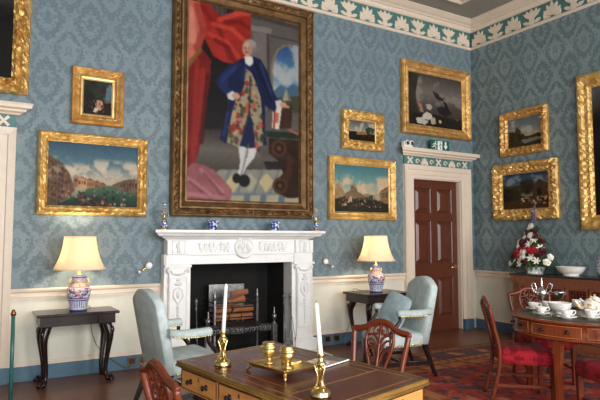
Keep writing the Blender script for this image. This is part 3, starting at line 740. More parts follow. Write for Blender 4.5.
def venice(seed,wide):
    p=Pic(130,92,(90,120,140),seed)
    if wide:   # canal with palaces on both banks
        p.grad([(0,(52,96,128)),(.3,(92,132,150)),(.55,(176,170,158)),(.62,(196,184,164)),(1,(60,92,80))])
        p.clouds(6,.5,.62,(206,194,180),.22,.62); p.clouds(9,.55,.66,(222,206,186),.3,.6,.7)
        p.grad([(.66,(84,116,96)),(.8,(42,92,76)),(1,(22,52,46))],p.inside([(.1,1),(.5,.66),(.7,.655),(1,.8),(1,1)]))
        p.poly([(0,.2),(.04,.24),(.16,.34),(.24,.5),(.3,.74),(.2,.9),(0,1)],(112,84,70),1,22,14)
        for i in range(7):
            for j in range(5):
                x=.02+.034*j; y=.32+.09*i+.02*j
                p.poly([(x,y),(x+.014,y+.006),(x+.014,y+.05),(x,y+.045)],(58,44,42))
        for k,(x,y,w_,c) in enumerate(((.28,.52,.06,(150,110,84)),(.33,.55,.09,(196,150,108)),(.42,.57,.08,(172,128,94)),(.5,.6,.07,(150,116,92)),(.57,.625,.06,(128,108,96)))):
            p.poly([(x,y),(x+w_,y+.015),(x+w_,.69),(x,.72)],c,1,12,18); p.poly([(x-.005,y),(x+w_*.5,y-.02),(x+w_+.005,y+.015)],(120,66,48))
            for q in range(3): p.poly([(x+.012+q*w_*.3,y+.05),(x+.02+q*w_*.3,y+.05),(x+.02+q*w_*.3,y+.1),(x+.012+q*w_*.3,y+.1)],(70,50,44))
        p.poly([(.7,.64),(.76,.6),(.84,.55),(.92,.53),(1,.5),(1,.8),(.86,.74),(.72,.69)],(116,92,76),1,20,14)
        for q in range(6): p.poly([(.8+q*.034,.6),(.812+q*.034,.6),(.812+q*.034,.66),(.8+q*.034,.67)],(54,42,40))
        p.dots(70,.3,.85,.84,.97,.008,.02,[(40,26,22),(120,70,50),(190,160,130),(70,40,36),(150,50,40),(30,34,40)])
        p.dots(26,.12,.5,.74,.86,.005,.01,[(40,26,22),(190,160,130),(120,50,44)])
        p.dots(16,.5,.95,.72,.84,.006,.012,[(24,28,28),(150,140,120)])
    else:
        p.grad([(0,(70,132,150)),(.35,(120,164,168)),(.6,(190,180,158)),(1,(70,80,70))])
        p.clouds(5,.5,.6,(216,190,160),.18,.62); p.poly([(.32,.5),(.42,.42),(.6,.38),(.75,.36),(.7,.45),(.6,.52)],(216,180,146),.55)
        p.poly([(0,.62),(1,.62),(1,1),(0,1)],(66,72,62),1,14,8); p.poly([(0,.74),(1,.72),(1,1),(0,1)],(46,52,48),1,14,8)
        for P_,c in (([(0,.58),(.05,.5),(.05,.42),(.09,.36),(.13,.42),(.13,.5),(.18,.56),(.2,.66),(0,.74)],(160,132,100)),([(.2,.66),(.22,.58),(.28,.55),(.3,.48),(.35,.44),(.4,.48),(.42,.56),(.5,.6),(.52,.68),(.2,.72)],(128,108,86)),([(.5,.62),(.62,.58),(.64,.64),(.52,.69)],(150,130,104)),([(.7,.64),(.76,.58),(.84,.6),(.84,.74),(.7,.7)],(176,160,132)),([(.82,.56),(.9,.5),(1,.44),(1,.8),(.84,.76)],(150,124,92))): p.poly(P_,c,1,14,14)
        p.ell(.35,.47,.055,.06,(110,104,92)); p.line([(.35,.42),(.35,.36)],.006,(90,80,70)); p.line([(.09,.37),(.09,.28)],.006,(110,92,70))
        p.line([(.86,.52),(.93,.47),(1,.42)],.01,(120,70,48))
        for q in range(5): p.poly([(.87+q*.026,.58-.01*q),(.88+q*.026,.575-.01*q),(.88+q*.026,.66),(.87+q*.026,.66)],(60,48,40))
        for x,y,w_,c in ((.14,.8,.2,(60,36,30)),(.3,.84,.24,(130,44,36)),(.56,.8,.18,(40,34,30)),(.7,.88,.2,(50,40,32)),(.08,.9,.18,(36,32,28))): p.poly([(x,y),(x+w_*.2,y+.035),(x+w_*.8,y+.035),(x+w_,y),(x+w_*.7,y+.012),(x+w_*.3,y+.012)],c)
        p.dots(60,.06,.9,.72,.88,.006,.014,[(40,26,22),(190,160,130),(160,60,48),(220,200,170),(70,60,50)])
        p.line([(.24,.8),(.3,.66)],.006,(200,180,150)); p.poly([(.24,.78),(.31,.66),(.32,.78)],(206,186,156),.8)
    if wide:
        p.dots(90,0,.24,.3,.9,.004,.009,[(60,46,42),(150,116,92),(84,60,52),(176,140,110)],p.inside([(0,.24),(.16,.36),(.27,.6),(.2,.9),(0,1)]))
        p.dots(40,.76,1,.56,.76,.004,.008,[(60,46,42),(150,116,92),(84,60,52)]); p.clouds(16,.52,.6,(216,204,186),.34,.6,.5)
    else: p.dots(70,0,1,.5,.72,.004,.008,[(60,50,44),(190,160,130),(96,80,66),(150,70,54)],p.inside([(0,.5),(.2,.56),(.5,.6),(.7,.62),(1,.5),(1,.8),(0,.8)])); p.clouds(14,.52,.6,(222,196,166),.3,.55,.5)
    p.blur(1); p.a=255*(p.a/255)**1.2*.88; p.a=p.a*.85+p.a.mean(-1,keepdims=True)*.12+np.array((6,4,1)); p.grain(8); return p
def landscape(seed,sky,ground,trees,spots,light=None):
    p=Pic(90,72,sky[0],seed); p.grad([(0,sky[0]),(.45,sky[1]),(.62,sky[2]),(1,ground)])
    p.clouds(5,.48,.62,tuple(min(255,c+40) for c in sky[1]),.02,.6,.8)
    p.poly([(0,.66),(.3,.62),(.6,.66),(1,.6),(1,1),(0,1)],ground,1,14,6)
    for x,y,rx,ry,c in trees: 
        p.ell(x,y,rx,ry,c,.95,.5)
        for k in range(10): p.ell(x+p.rng.uniform(-rx,rx),y+p.rng.uniform(-ry,ry),rx*.4,ry*.35,tuple(max(0,v+p.rng.uniform(-18,18)) for v in c),.8,.6)
    for P_,c in (light or []): p.poly(P_,c,1,10,10)
    for n,a,b,c,d,r0,r1,cols in spots: p.dots(n,a,b,c,d,r0,r1,cols)
    p.a=255*(p.a/255)**1.2*.95; p.grain(8); return p
picture(3.035,3.17,2.0,2.9,.215,portrait(),'tall portrait of a standing man in a blue coat beside a red curtain','portrait','gilt_dark',.02,0,0,step=.022)
picture(1.18,2.155,1.16,.90,.105,venice(5,1),'wide canal view with clouds and green water, hanging above the left lamp','carved','gilt',.012)
picture(4.90,2.175,1.21,.90,.115,venice(9,0),'canal view with domes and boats, hanging above the right lamp','plain','gilt',.006)
sm=landscape(3,[(52,56,52),(84,104,116),(110,100,80)],(36,28,20),[(.3,.35,.34,.34,(44,46,34)),(.12,.6,.2,.3,(34,30,24)),(.55,.25,.2,.2,(58,58,44))],
  [(26,.1,.75,.6,.92,.012,.03,[(60,44,32),(120,80,56),(90,40,34)])],[([(.42,.66),(.5,.56),(.66,.58),(.72,.74),(.6,.86),(.46,.8)],(196,150,126)),([(.42,.78),(.55,.82),(.5,.94),(.34,.9)],(206,196,180)),([(.8,.2),(1,.15),(1,.5),(.82,.45)],(96,124,140))])
picture(1.195,3.03,.555,.635,.10,sm,'small upright picture of figures under dark trees, above the left canal view','plain','gilt_red',.004,0,.028)
picture(-.165,3.98,1.31,2.04,.16,landscape(4,[(20,18,18),(30,26,24),(26,22,20)],(16,13,12),[(.5,.4,.3,.3,(34,26,24))],[(6,.3,.7,.3,.7,.03,.06,[(60,40,30),(44,30,26)])]),'very dark picture in a thick carved gilt frame at the top left','carved','gilt',.03,.006)
ls=landscape(6,[(88,96,100),(150,146,132),(206,186,140)],(40,32,22),[(.8,.5,.14,.2,(60,66,58)),(.15,.75,.3,.16,(32,30,24)),(.55,.8,.3,.14,(34,28,20))],[(10,.5,.9,.7,.85,.01,.025,[(110,80,44),(60,44,30)])],[([(.3,.62),(.5,.5),(.66,.56),(.7,.66),(.3,.7)],(150,116,72)),([(.78,.6),(.84,.36),(.9,.6)],(110,110,100))])
picture(4.905,3.03,.75,.56,.125,ls,'small stormy landscape in a heavily carved frame, above the domed canal view','carved','gilt',.022,.008,.012)
def birds():
    p=Pic(90,72,(54,50,46),12); p.grad([(0,(66,60,56)),(.35,(104,96,90)),(.6,(74,68,62)),(1,(36,32,28))]); p.clouds(5,.5,.62,(132,122,114),.05,.6,.7)
    p.poly([(0,0),(.2,.05),(.14,.4),(.2,1),(0,1)],(38,36,32),.9,10,8); p.poly([(0,.78),(.4,.74),(1,.8),(1,1),(0,1)],(34,30,26),1,10,6)
    p.poly([(.44,.3),(.54,.36),(.62,.42),(.66,.38),(.64,.46),(.56,.46),(.5,.42)],(34,32,32)); p.poly([(.44,.3),(.56,.34),(.58,.42)],(44,42,42))
    p.poly([(.52,.62),(.62,.56),(.74,.6),(.8,.68),(.7,.76),(.56,.72)],(36,34,34),1,10,14); p.poly([(.64,.5),(.68,.46),(.76,.62),(.7,.62)],(28,26,28))
    p.poly([(.8,.55),(.92,.56),(1,.7),(.9,.82),(.8,.7)],(70,60,50),1,14,12)
    for P_,c in (([(.27,.78),(.33,.72),(.42,.75),(.44,.83),(.36,.87),(.24,.85)],(186,178,166)),([(.14,.86),(.24,.84),(.36,.9),(.3,.97),(.16,.95)],(176,168,156)),([(.32,.58),(.4,.56),(.44,.62),(.4,.68),(.34,.66)],(160,150,140)),([(.2,.62),(.24,.58),(.28,.74),(.22,.74)],(140,112,90)),([(.4,.84),(.48,.8),(.5,.92),(.42,.95)],(160,150,136))): p.poly(P_,c,1,12,14)
    p.ell(.58,.87,.025,.03,(196,160,110)); p.ell(.2,.6,.02,.03,(186,96,70)); p.grain(7); return p
picture(6.40,3.66,1.50,1.16,.165,birds(),'dark picture of ducks and flying birds above the mahogany door','deep','gilt_red',.005)
rs=landscape(8,[(110,124,136),(150,152,146),(200,176,136)],(74,66,50),[(.14,.58,.12,.14,(70,62,44)),(.3,.56,.09,.2,(84,70,50)),(.42,.66,.1,.1,(66,60,44)),(.9,.7,.12,.08,(60,56,42))],[(10,.5,.9,.7,.8,.008,.02,[(60,44,34),(130,110,80)])],[([(.4,.76),(.9,.72),(1,.8),(.5,.9)],(142,140,128)),([(.74,.7),(.76,.46),(.78,.7)],(90,76,60))])
picture(5.39,3.085,.83,.69,.125,rs,'small river landscape in a carved frame, upper of two on the right wall','carved','gilt_red',.018,.006,side=True)
rm=landscape(10,[(54,74,98),(112,122,130),(150,140,120)],(66,50,32),[(.2,.45,.2,.12,(70,60,44)),(.1,.6,.14,.2,(48,44,32)),(.55,.4,.14,.2,(62,54,38)),(.3,.6,.12,.12,(60,54,38))],[(40,.4,.95,.68,.86,.01,.024,[(160,60,48),(206,190,160),(70,50,40),(90,100,110),(190,150,100)])],[([(.66,.4),(.8,.2),(.96,.34),(.98,.72),(.66,.72)],(92,70,52)),([(.76,.46),(.84,.46),(.84,.64),(.76,.64)],(50,38,30)),([(0,.78),(.5,.72),(1,.8),(1,1),(0,1)],(84,64,40))])
picture(5.405,2.18,1.13,.87,.165,rm,'village merrymaking picture in a broad carved frame, lower of two on the right wall','carved','gilt',.026,.01,side=True)
rl=landscape(14,[(96,104,110),(120,116,108),(150,130,110)],(36,28,24),[(.2,.6,.3,.5,(50,40,34)),(.6,.5,.3,.4,(60,46,38))],[(8,.1,.6,.3,.9,.03,.06,[(90,66,54),(60,44,38)])],[([(.1,.4),(.3,.3),(.34,.6),(.1,.7)],(120,92,78)),([(0,.55),(.4,.5),(.4,1),(0,1)],(34,24,22))])
picture(3.70,2.64,1.62,2.14,.20,rl,'large gilt-framed picture at the right edge, above the blue and white plate','carved','gilt',.014,.003,side=True)

# ------------------------------------------------------------------ console tables and lamps
def outline_rr(x0,x1,y0,y1,r,n=4):
    P=[]
    for cx,cy,a in ((x1-r,y1-r,0),(x0+r,y1-r,PI/2),(x0+r,y0+r,PI),(x1-r,y0+r,1.5*PI)):
        P+=[(cx+r*cos(a+i*PI/2/n),cy+r*sin(a+i*PI/2/n)) for i in range(n+1)]
    return P
def console(name,w,d,h,label,square):
    t=thing(name,label,'table',group=None)
    mb=MB(); hw,hd=w/2,d/2
    if square: # top with projecting square corners
        P=[(-hw,hd),(-hw,-hd),(-hw+.17,-hd),(-hw+.17,-hd+.02),(hw-.17,-hd+.02),(hw-.17,-hd),(hw,-hd),(hw,hd)]
    else: P=[(-hw,hd),(-hw,-hd),(hw,-hd),(hw,hd)]
    mb.loft([[(x,y,h-.028) for x,y in P],[(x,y,h) for x,y in P]],smooth=False); mb.build('table_top','ebony_x',t,bevel=.006)
    mb=MB(); Q=[(x*(1-.035/abs(x)),y*(1-.03/abs(y)),) for x,y in P]
    mb.loft([[(x,y,h-.125) for x,y in Q],[(x,y,h-.028) for x,y in Q]],smooth=False); mb.build('apron','ebony_x',t,bevel=.004)
    for q in (-1,1):
        for p in (-1,1):
            bx,by=q*(hw-.085),p*(hd-.085); ox,oy=q*.7,p*.7; z0=h-.11
            c=[(-.01,z0,.046),(.012,z0-.05,.047),(.036,z0-.12,.041),(.034,z0-.20,.033),(.016,z0-.32,.026),(0,z0-.44,.022),(0,.075,.019),(.016,.04,.025),(.026,.022,.028),(.026,0,.02)]
            pts=spl([(bx+ox*a*1.1-ox*.03,by+oy*a*1.1-oy*.03,z) for a,z,r in c],3)
            rr=np.interp(np.linspace(0,len(c)-1,len(pts)),range(len(c)),[r for *_,r in c])
            mb=MB(); mb.tube(pts,list(rr),10,up=(1,0,0))
            fx,fy=bx+ox*.02,by+oy*.02; 
            for k in (-.8,0,.8):
                an=math.atan2(oy,ox)+k; mb.tube([(fx+.008*cos(an),fy+.008*sin(an),.06),(fx+.034*cos(an),fy+.034*sin(an),.03),(fx+.04*cos(an),fy+.04*sin(an),.002)],[.009,.011,.006],6)
            # carved knee
            mb.ball((bx+ox*.035,by+oy*.035,z0-.09),(.026,.026,.045),8)
            mb.build('cabriole_leg','ebony',t)
    return t
TL_=console('console_table',.78,.44,.712,'dark mahogany cabriole-leg side table under the wide canal view, left of the fireplace',True)
TL_.location=(.99,6.14,0)
TR_=console('console_table',.76,.56,.73,'dark mahogany cabriole-leg side table between the fireplace and the door',False)
TR_.location=(4.83,5.99,0)
def lamp(loc,label,cord):
    t=thing('table_lamp',label,'lamp',loc,0,'china vase lamps with cream shades')
    pr=[(0,0),(.082,0),(.086,.012),(.086,.03),(.09,.06),(.10,.10),(.114,.16),(.118,.20),(.112,.232),(.088,.255),(.066,.275),(.058,.30),(.062,.325),(.072,.345),(.074,.352),(.05,.356),(.02,.36),(0,.36)]
    vz=MB().lathe(pr,n=28).build('vase','vase',t)
    for q in (-1,1): MB().tube([(q*.064,0,.325),(q*.088,0,.32),(q*.092,0,.295),(q*.078,0,.27)],.009,7).build('vase_handle','ormolu',vz)
    MB().lathe([(0,.36),(.03,.36),(.03,.37),(.012,.38),(.012,.46),(.02,.465),(.02,.50),(0,.50)],n=12).build('lamp_fitting','brass',t)
    MB().ball((0,0,.55),(.032,.032,.045),12).build('light_bulb','bulb',t)
    z0=.42; pf=[(.262,z0),(.232,z0+.05),(.205,z0+.11),(.182,z0+.18),(.165,z0+.26),(.155,z0+.345)]
    out=spl([(r,0,z) for r,z in pf],3); ring=[[(p.x*cos(a),p.x*sin(a),p.z) for a in [k*2*PI/40 for k in range(40)]] for p in out]
    inner=[[(x*.985,y*.985,z) for x,y,z in r] for r in ring[::-1]]
    sh=MB(); sh.loft(ring+inner,loop=True); sh=sh.build('lamp_shade','shade',t)
    sp=MB()
    for k in range(3): a=k*2*PI/3; sp.tube([(.02*cos(a),.02*sin(a),.50),(.10*cos(a),.10*sin(a),.66),(.155*cos(a),.155*sin(a),z0+.33)],.003,5)
    sp.build('shade_carrier','brass',t)
    for r,z in ((.2635,z0+.004),(.156,z0+.343)): MB().tube([(r*cos(a),r*sin(a),z) for a in [k*PI/20 for k in range(40)]],.004,5,loop=True).build('shade_trim','shade',sh)
    MB().tube(spl(cord,5),.0035,6).build('cord','cord',t)
    L=bpy.data.lights.new('lamp_glow','POINT'); L.energy=LAMP_W; L.color=(1,.83,.61); L.shadow_soft_size=.05
    lo=bpy.data.objects.new('lamp_glow',L); C.objects.link(lo); lo.parent=t; lo.location=(0,0,.615)
    return t
LAMP_W=19
lamp((1.01,6.14,.713),'lit lamp with cream shade on a patterned vase, on the left side table',[(.085,.03,.012),(.13,.19,.02),(.17,.235,-.03),(.18,.24,-.25),(.26,.235,-.45),(.42,.22,-.6),(.56,.2,-.69),(.63,.235,-.64)])
lamp((4.80,5.97,.731),'lit lamp with cream shade on a patterned vase, on the right side table',[(-.085,.03,.012),(-.12,.2,.012),(-.14,.335,.01),(-.15,.345,-.2),(-.2,.37,-.5),(-.3,.37,-.65)])

# ------------------------------------------------------------------ seats
def cushion_rings(P,z0,z1,dome,rnd):
    cx=sum(p[0] for p in P)/len(P); cy=sum(p[1] for p in P)/len(P)
    def ring(s,z): return [(cx+(x-cx)*s,cy+(y-cy)*s,z) for x,y in P]
    s=.97
    return [ring(s,z0),ring(1,z0+rnd),ring(1.012,(z0+z1)/2),ring(1,z1-rnd),ring(.965,z1),ring(.85,z1+dome*.45),ring(.6,z1+dome*.8),ring(.3,z1+dome*.97),ring(.02,z1+dome)]
def trapez(xb,xf,wb,wf,r=.03,n=3):
    cs=[(xf,wf,0),(xb,wb,PI/2),(xb,-wb,PI),(xf,-wf,1.5*PI)]; P=[]
    for x,y,a in cs:
        cx=x-(r if x==xf else -r); cy=y-(r if y>0 else -r)
        P+=[(cx+r*cos(a+i*PI/2/n),cy+r*sin(a+i*PI/2/n)) for i in range(n+1)]
    return P
def dining(loc,rz,label,group,first=[None]):
    if first[0]: return dup(first[0],loc,rz,label,group)
    t=thing('dining_chair',label,'chair',loc,rz,group); first[0]=t
    bx=lambda z:-.215-max(0,z-.47)*.24
    MB().loft(cushion_rings(trapez(-.215,.23,.195,.26),.345,.455,.03,.025)).build('seat','red',t)
    for q in (-1,1):
        MB().loft([[(.21+a,q*.225+b,z) for a,b in ((-s_,-s_),(s_,-s_),(s_,s_),(-s_,s_))] for z,s_ in ((0,.017),(.35,.024),(.40,.024))],smooth=False).build('front_leg','mahog',t,bevel=.003)
        c=[(-.30,q*.185,.006),(-.265,q*.185,.12),(-.228,q*.185,.28),(-.215,q*.186,.42),(bx(.52),q*.185,.52),(bx(.65),q*.194,.65),(bx(.77),q*.21,.77),(bx(.83),q*.214,.83)]
        MB().tube(spl(c,3),[.0185]*22,8,up=(1,0,0),flat=1.0).build('rear_post','mahog',t)
        MB().box(-.25,q*.205-.009,.15,.21,q*.205+.009,.175).build('side_stretcher','mahog',t)
    MB().box(-.045,-.205,.152,-.025,.205,.174).build('cross_stretcher','mahog_x',t)
    h=[(.224,.825),(.208,.838),(.165,.842),(.115,.857),(.07,.883),(.03,.896)]
    cr=[(bx(z),y,z) for y,z in h]+[(bx(.898),0,.898)]+[(bx(z),-y,z) for y,z in h[::-1]]
    pts=spl(cr,3); MB().tube(pts,[.022]*len(pts),8,up=(1,0,0),flat=.75).build('crest_rail','mahog_x',t)
    sp=MB(); f=lambda P:[(bx(k),y*.94,k) for y,z in P for k in [.48+(z-.48)*.84]]
    for q in (-1,1):
        sp.tube(spl(f([(q*.082,.955),(q*.105,.90),(q*.115,.84),(q*.105,.77),(q*.08,.69),(q*.055,.61),(q*.045,.54),(q*.06,.48)]),3),.011,6)
        sp.tube(spl(f([(0,.60),(q*.02,.70),(q*.05,.76),(q*.08,.77),(q*.088,.735),(q*.065,.72)]),3),.008,6)
        sp.tube(spl(f([(0,.68),(q*.02,.77),(q*.05,.83),(q*.085,.84),(q*.09,.80),(q*.065,.795)]),3),.008,6)
        sp.tube(spl(f([(q*.0,.97),(q*.03,.955),(q*.058,.92),(q*.05,.885),(q*.022,.89),(q*.028,.92)]),3),.009,6)
        sp.tube(spl(f([(q*.0,.80),(q*.03,.86),(q*.07,.88),(q*.1,.87)]),3),.008,6)
    sp.tube(f([(0,.48),(0,.6),(0,.72),(0,.84),(0,.97)]),[.026,.016,.012,.01,.014],7)
    sp.box(bx(.49)-.012,-.19,.465,bx(.49)+.012,.19,.505)
    sp.build('pierced_splat','mahog',t)
    return t
def nails(path,r=.0065,pitch=.021):
    P=[V(p) for p in path]; out=[];rr=[]
    for a,b in zip(P,P[1:]):
        n=max(1,int((b-a).length/pitch))
        for i in range(n):
            for k,s_ in ((0,.35),(.3,1),(.5,1.1),(.7,1)): out.append(a+(b-a)*((i+k)/n)); rr.append(r*s_)
    return out,rr
def armchair(loc,rz,label,first=[None]):
    if first[0]: return dup(first[0],loc,rz,label)
    t=thing('upholstered_armchair',label,'armchair',loc,rz,'pale blue library armchairs'); first[0]=t
    MB().loft(cushion_rings(trapez(-.30,.29,.285,.335,.04),.325,.445,.03,.03)).build('seat','pale',t)
    # back: outline in (y,z), swept back
    o=[(.275,.34),(.285,.6),(.29,.905),(.278,.935),(.235,.96),(.18,.99),(.10,1.02),(0,1.03)]; o=o+[(-y,z) for y,z in o[-2::-1]]
    cz=.66
    def ring(x,s,off): return [(x-(cz+(z-cz)*s-.40)*.24,y*s,cz+(z-cz)*s) for y,z in o]
    bk=MB(); bk.loft([ring(-.385,.3,0),ring(-.385,.965,0),ring(-.377,1,0),ring(-.295,1,0),ring(-.28,.975,0),ring(-.265,.88,0),ring(-.258,.6,0),ring(-.255,.2,0)])
    bk=bk.build('back','pale',t)
    bt=MB()
    for y,z in ((-.15,.88),(0,.9),(.15,.88),(-.08,.76),(.08,.76),(-.15,.64),(.15,.64)):
        MB().ball((-.263-(z-.40)*.24,y*.85,z),(.006,.014,.014),8).build('button','pale',bk)
    for q in (-1,1):
        pad=MB(); y=q*.318
        xs=[(-.38,.69),(-.27,.672),(-.10,.668),(.02,.672),(.08,.672)]
        rg=[]
        for i,(x,z) in enumerate(xs):
            w=.042 if i<4 else .034; rg.append([(x,y+w*a,z+.034*b) for a,b in ((-1,-.8),(-1.05,.1),(-.75,.8),(0,1.1),(.75,.8),(1.05,.1),(1,-.8))])
        rg.insert(0,[(p[0],y+(p[1]-y)*.9,p[2]) for p in rg[0]]); rg.append([(.095,y+(p[1]-y)*.7,.672+(p[2]-.672)*.7) for p in rg[-1]])
        ap=pad.loft(rg).build('arm_pad','pale',t)
        s=spl([(.21,q*.31,.33),(.19,q*.313,.45),(.12,q*.317,.53),(.06,q*.318,.59),(.065,q*.318,.648)],4)
        MB().tube(s,list(np.linspace(.026,.02,len(s))),8,up=(0,1,0)).build('arm_support','ebony',t)
        for yy in (-.045,.045):
            p,r=nails([(-.36,y+yy,.662),(-.27,y+yy,.648),(-.10,y+yy,.642),(.02,y+yy,.645),(.08,y+yy*.85,.645)]); MB().tube(p,r,6).build('nail_trim','brass',ap)
        fl=MB(); fl.loft([[(.25+a,q*.295+b,z) for a,b in ((-s_,-s_),(s_,-s_),(s_,s_),(-s_,s_))] for z,s_ in ((0,.024),(.33,.03))],smooth=False); fl.build('front_leg','ebony',t,bevel=.003)
        fl=MB(); fl.loft([[(x+a,q*y+b,z) for a,b in ((-s_,-s_),(s_,-s_),(s_,s_),(-s_,s_))] for x,y,z,s_ in ((-.47,.265,.004,.02),(-.395,.26,.16,.024),(-.32,.255,.34,.028))],smooth=False); fl.build('rear_leg','ebony',t,bevel=.003)
        MB().box(-.38,q*.278-.012,.13,.24,q*.278+.012,.17).build('side_stretcher','ebony_x',t)
        p,r=nails([(-.28,q*.29,.345),(.25,q*.338,.345)]); MB().tube(p,r,6).build('nail_trim','brass',t)
    p,r=nails([(.296,-.29,.345),(.296,.29,.345)]); MB().tube(p,r,6).build('nail_trim','brass',t)
    MB().box(-.02,-.27,.135,.01,.27,.168).build('cross_stretcher','ebony',t)
    return t
armchair((1.70,4.76,0),R(4),'pale blue high-backed armchair seen from behind, left of the fireplace').scale=(.8,1,1)
RUGZ=.012
AC=armchair((3.98,4.69,RUGZ),R(163),'pale blue buttoned armchair with a cushion, in front of the right lamp table')
cu=MB(); n=8; rings=[]
for i in range(n+1):
    v=-1+2*i/n; ring=[]
    for k in range(28):
        a=2*PI*k/28; x=math.copysign(abs(cos(a))**.32,cos(a)); y=math.copysign(abs(sin(a))**.32,sin(a))
        ring.append((x,y))
    s=max(0,1-abs(v)**2.6)**.5; s=.03+.97*s
    rings.append([(x*.195*s,y*.195*s,v*.068*(1-.75*(x*x*y*y*s**4))) for x,y in ring])
cu.loft(rings); c=cu.build('scatter_cushion','cushion'); tag(c,'grey-blue square cushion leaning in the buttoned armchair','cushion')
c.rotation_mode='QUATERNION'
c.matrix_world=AC.matrix_basis@M.Translation((-.10,-.10,.655))@M.Rotation(R(20),4,'Z')@M.Rotation(R(68),4,'Y')@M.Rotation(R(-12),4,'Z')

# ------------------------------------------------------------------ writing table
DK=(1.516,2.586); da=R(-81.3); db=da+R(96); du=V((cos(da),sin(da),0)); dv=V((cos(db),sin(db),0))
dt=thing('writing_table','satinwood writing table with a gilt-lined brown leather top in the foreground','desk',(DK[0],DK[1],0))
DM=M(((du.x,dv.x,0,0),(du.y,dv.y,0,0),(0,0,1,0),(0,0,0,1)))   # local x along the table, y across it
LW,LD=1.252/2,.776/2
mb=MB(); mb.box(-LW,-LD,.728,LW,LD,.752,DM); mb.build('table_top','satin',dt)
mb=MB(); mb.box(-LW+.012,-LD+.012,.752,LW-.012,LD-.012,.7585,DM); lt=mb.build('leather_top','leather',dt)
mb=MB()
for q in (-1,1):
    a,b=sorted((q*LW,q*(LW-.012))); mb.box(a,-LD,.728,b,LD,.760,DM)
    a,b=sorted((q*LD,q*(LD-.012))); mb.box(-LW,a,.728,LW,b,.760,DM)
    mb.tube([DM@V((-LW,q*(LD+.002),.735)),DM@V((LW,q*(LD+.002),.735))],.007,6); mb.tube([DM@V((q*(LW+.002),-LD,.735)),DM@V((q*(LW+.002),LD,.735))],.007,6)
mb.build('gilt_edge',gold('dull_gilt_edge',(128,106,52),(168,140,74),.4,40,.2,.6),dt)
mb=MB(); g_=.0045
gz=[.7589]
def gl(x0,y0,x1,y1,w=g_):
    gz[0]+=.00006; mb.box(min(x0,x1)-w,min(y0,y1)-w,.7583,max(x0,x1)+w,max(y0,y1)+w,gz[0],DM)
a,b=LW-.06,LD-.055
gl(-a,-b,a,-b); gl(-a,b,a,b); gl(-a,-b,-a,b); gl(a,-b,a,b)
gl(-.33,-b,-.33,b,.004); gl(.33,-b,.33,b,.004)
for y in (-b+.07,b-.07): gl(-.33,y,.33,y,.0035)
mb.build('gilt_tooling',gold('tooled_gilt',(150,104,56),(186,136,76),.4,80,.2,.5),lt)
mb=MB(); mb.box(-LW+.02,-LD+.02,.605,LW-.02,LD-.02,.729,DM); fr=mb.build('drawer_frame','satin',dt)
def drawer(x0,x1,side,knobs,label=None):
    """side 'l': long near-left face (y=-LD); 'r': short right face (x=+LW)"""
    d=MB(); k_=MB(); ln=MB()
    if side in 'lk': 
        s=-1 if side=='l' else 1; TT=DM@T3(0,s*(LD-.02),0)@(M.Identity(4) if s<0 else M.Rotation(PI,4,'Z'))
    else: 
        s=1 if side=='r' else -1; TT=DM@T3(s*(LW-.02),0,0)@M.Rotation(s*PI/2,4,'Z')
    d.box(x0,-.006,.617,x1,.004,.718,TT); d=d.build('drawer','satin',dt)
    for a_,b_,c_,e_ in ((x0,.617,x1,.6205),(x0,.7145,x1,.718),(x0,.617,x0+.0035,.718),(x1-.0035,.617,x1,.718)): ln.box(a_,-.0085,b_,c_,-.005,e_,TT)
    xm=(x0+x1)/2; ln.box(xm-.004,-.008,.68,xm+.004,-.005,.70,TT)
    ln.build('inlay_line','dline',d)
    for kx in knobs:
        MB().lathe([(0,0),(.016,0),(.016,.003),(.006,.006),(.006,.014),(.013,.02),(.014,.026),(.008,.031),(0,.032)],n=12,T=TT@T3(kx,-.006,.667,rx=PI/2)).build('knob','iron',d)
for i in range(3):
    x0=-.585+.395*i; x1=x0+.375; drawer(x0,x1,'l',(x0+.105,x1-.105)); drawer(x0,x1,'k',(x0+.105,x1-.105))
for i in range(2):
    x0=-.355+.36*i; x1=x0+.35; drawer(x0,x1,'r',((x0+x1)/2,)); drawer(x0,x1,'f',((x0+x1)/2,))
for q in (-1,1):
    for p in (-1,1):
        mb=MB(); x,y=q*(LW-.11),p*(LD-.10); mb.loft([[DM@V((x+s_*a_,y+s_*b_,z)) for a_,b_ in ((-1,-1),(1,-1),(1,1),(-1,1))] for z,s_ in ((0,.015),(.04,.022),(.045,.016),(.61,.03))],smooth=False); mb.build('leg','ebony',dt)
TZ=.7597
def candlestick(p,lean,h0,label):
    t=thing('candlestick',label,'candlestick',(p[0],p[1],TZ),0,'brass candlesticks on the writing table')
    MB().lathe([(0,0),(.046,0),(.048,.006),(.044,.012),(.046,.018),(.036,.026),(.03,.03),(.02,.034),(.014,.04),(0,.04)],n=24,lobes=8,la=.04).build('foot','brass',t)
    mb=MB()
    for k in range(3):
        a=k*2*PI/3+.3; mb.tube(spl([(r*cos(a),r*sin(a),z) for r,z in ((.034,.03),(.02,.045),(.013,.07),(.017,.1),(.026,.122),(.026,.134),(.016,.13))],3),.0055,6)
    mb.lathe([(0,.03),(.01,.03),(.007,.06),(.009,.1),(.016,.118),(.012,.13),(0,.13)],n=10); mb.build('scroll_stem','brass',t)
    MB().lathe([(0,.125),(.014,.128),(.024,.138),(.022,.146),(.013,.152),(.014,.17),(.0165,.178),(.0165,.184),(.011,.184),(.0,.176)],n=16).build('socket','brass',t)
    mb=MB(); lx,ly=lean
    pts=[(lx*s_,ly*s_,.172+h0*s_) for s_ in (0,.33,.66,.96,1)]; mb.tube(pts,[.0112,.0105,.0095,.0085,.004],12); c_=mb.build('candle','wax',t)
    MB().tube([(lx,ly,.17+h0),(lx*1.02+.001,ly,.182+h0)],.0012,5).build('wick','wick',c_)
candlestick((1.227,2.864),(.012,-.006),.27,'brass candlestick with a white candle, left on the writing table in front of the grate')
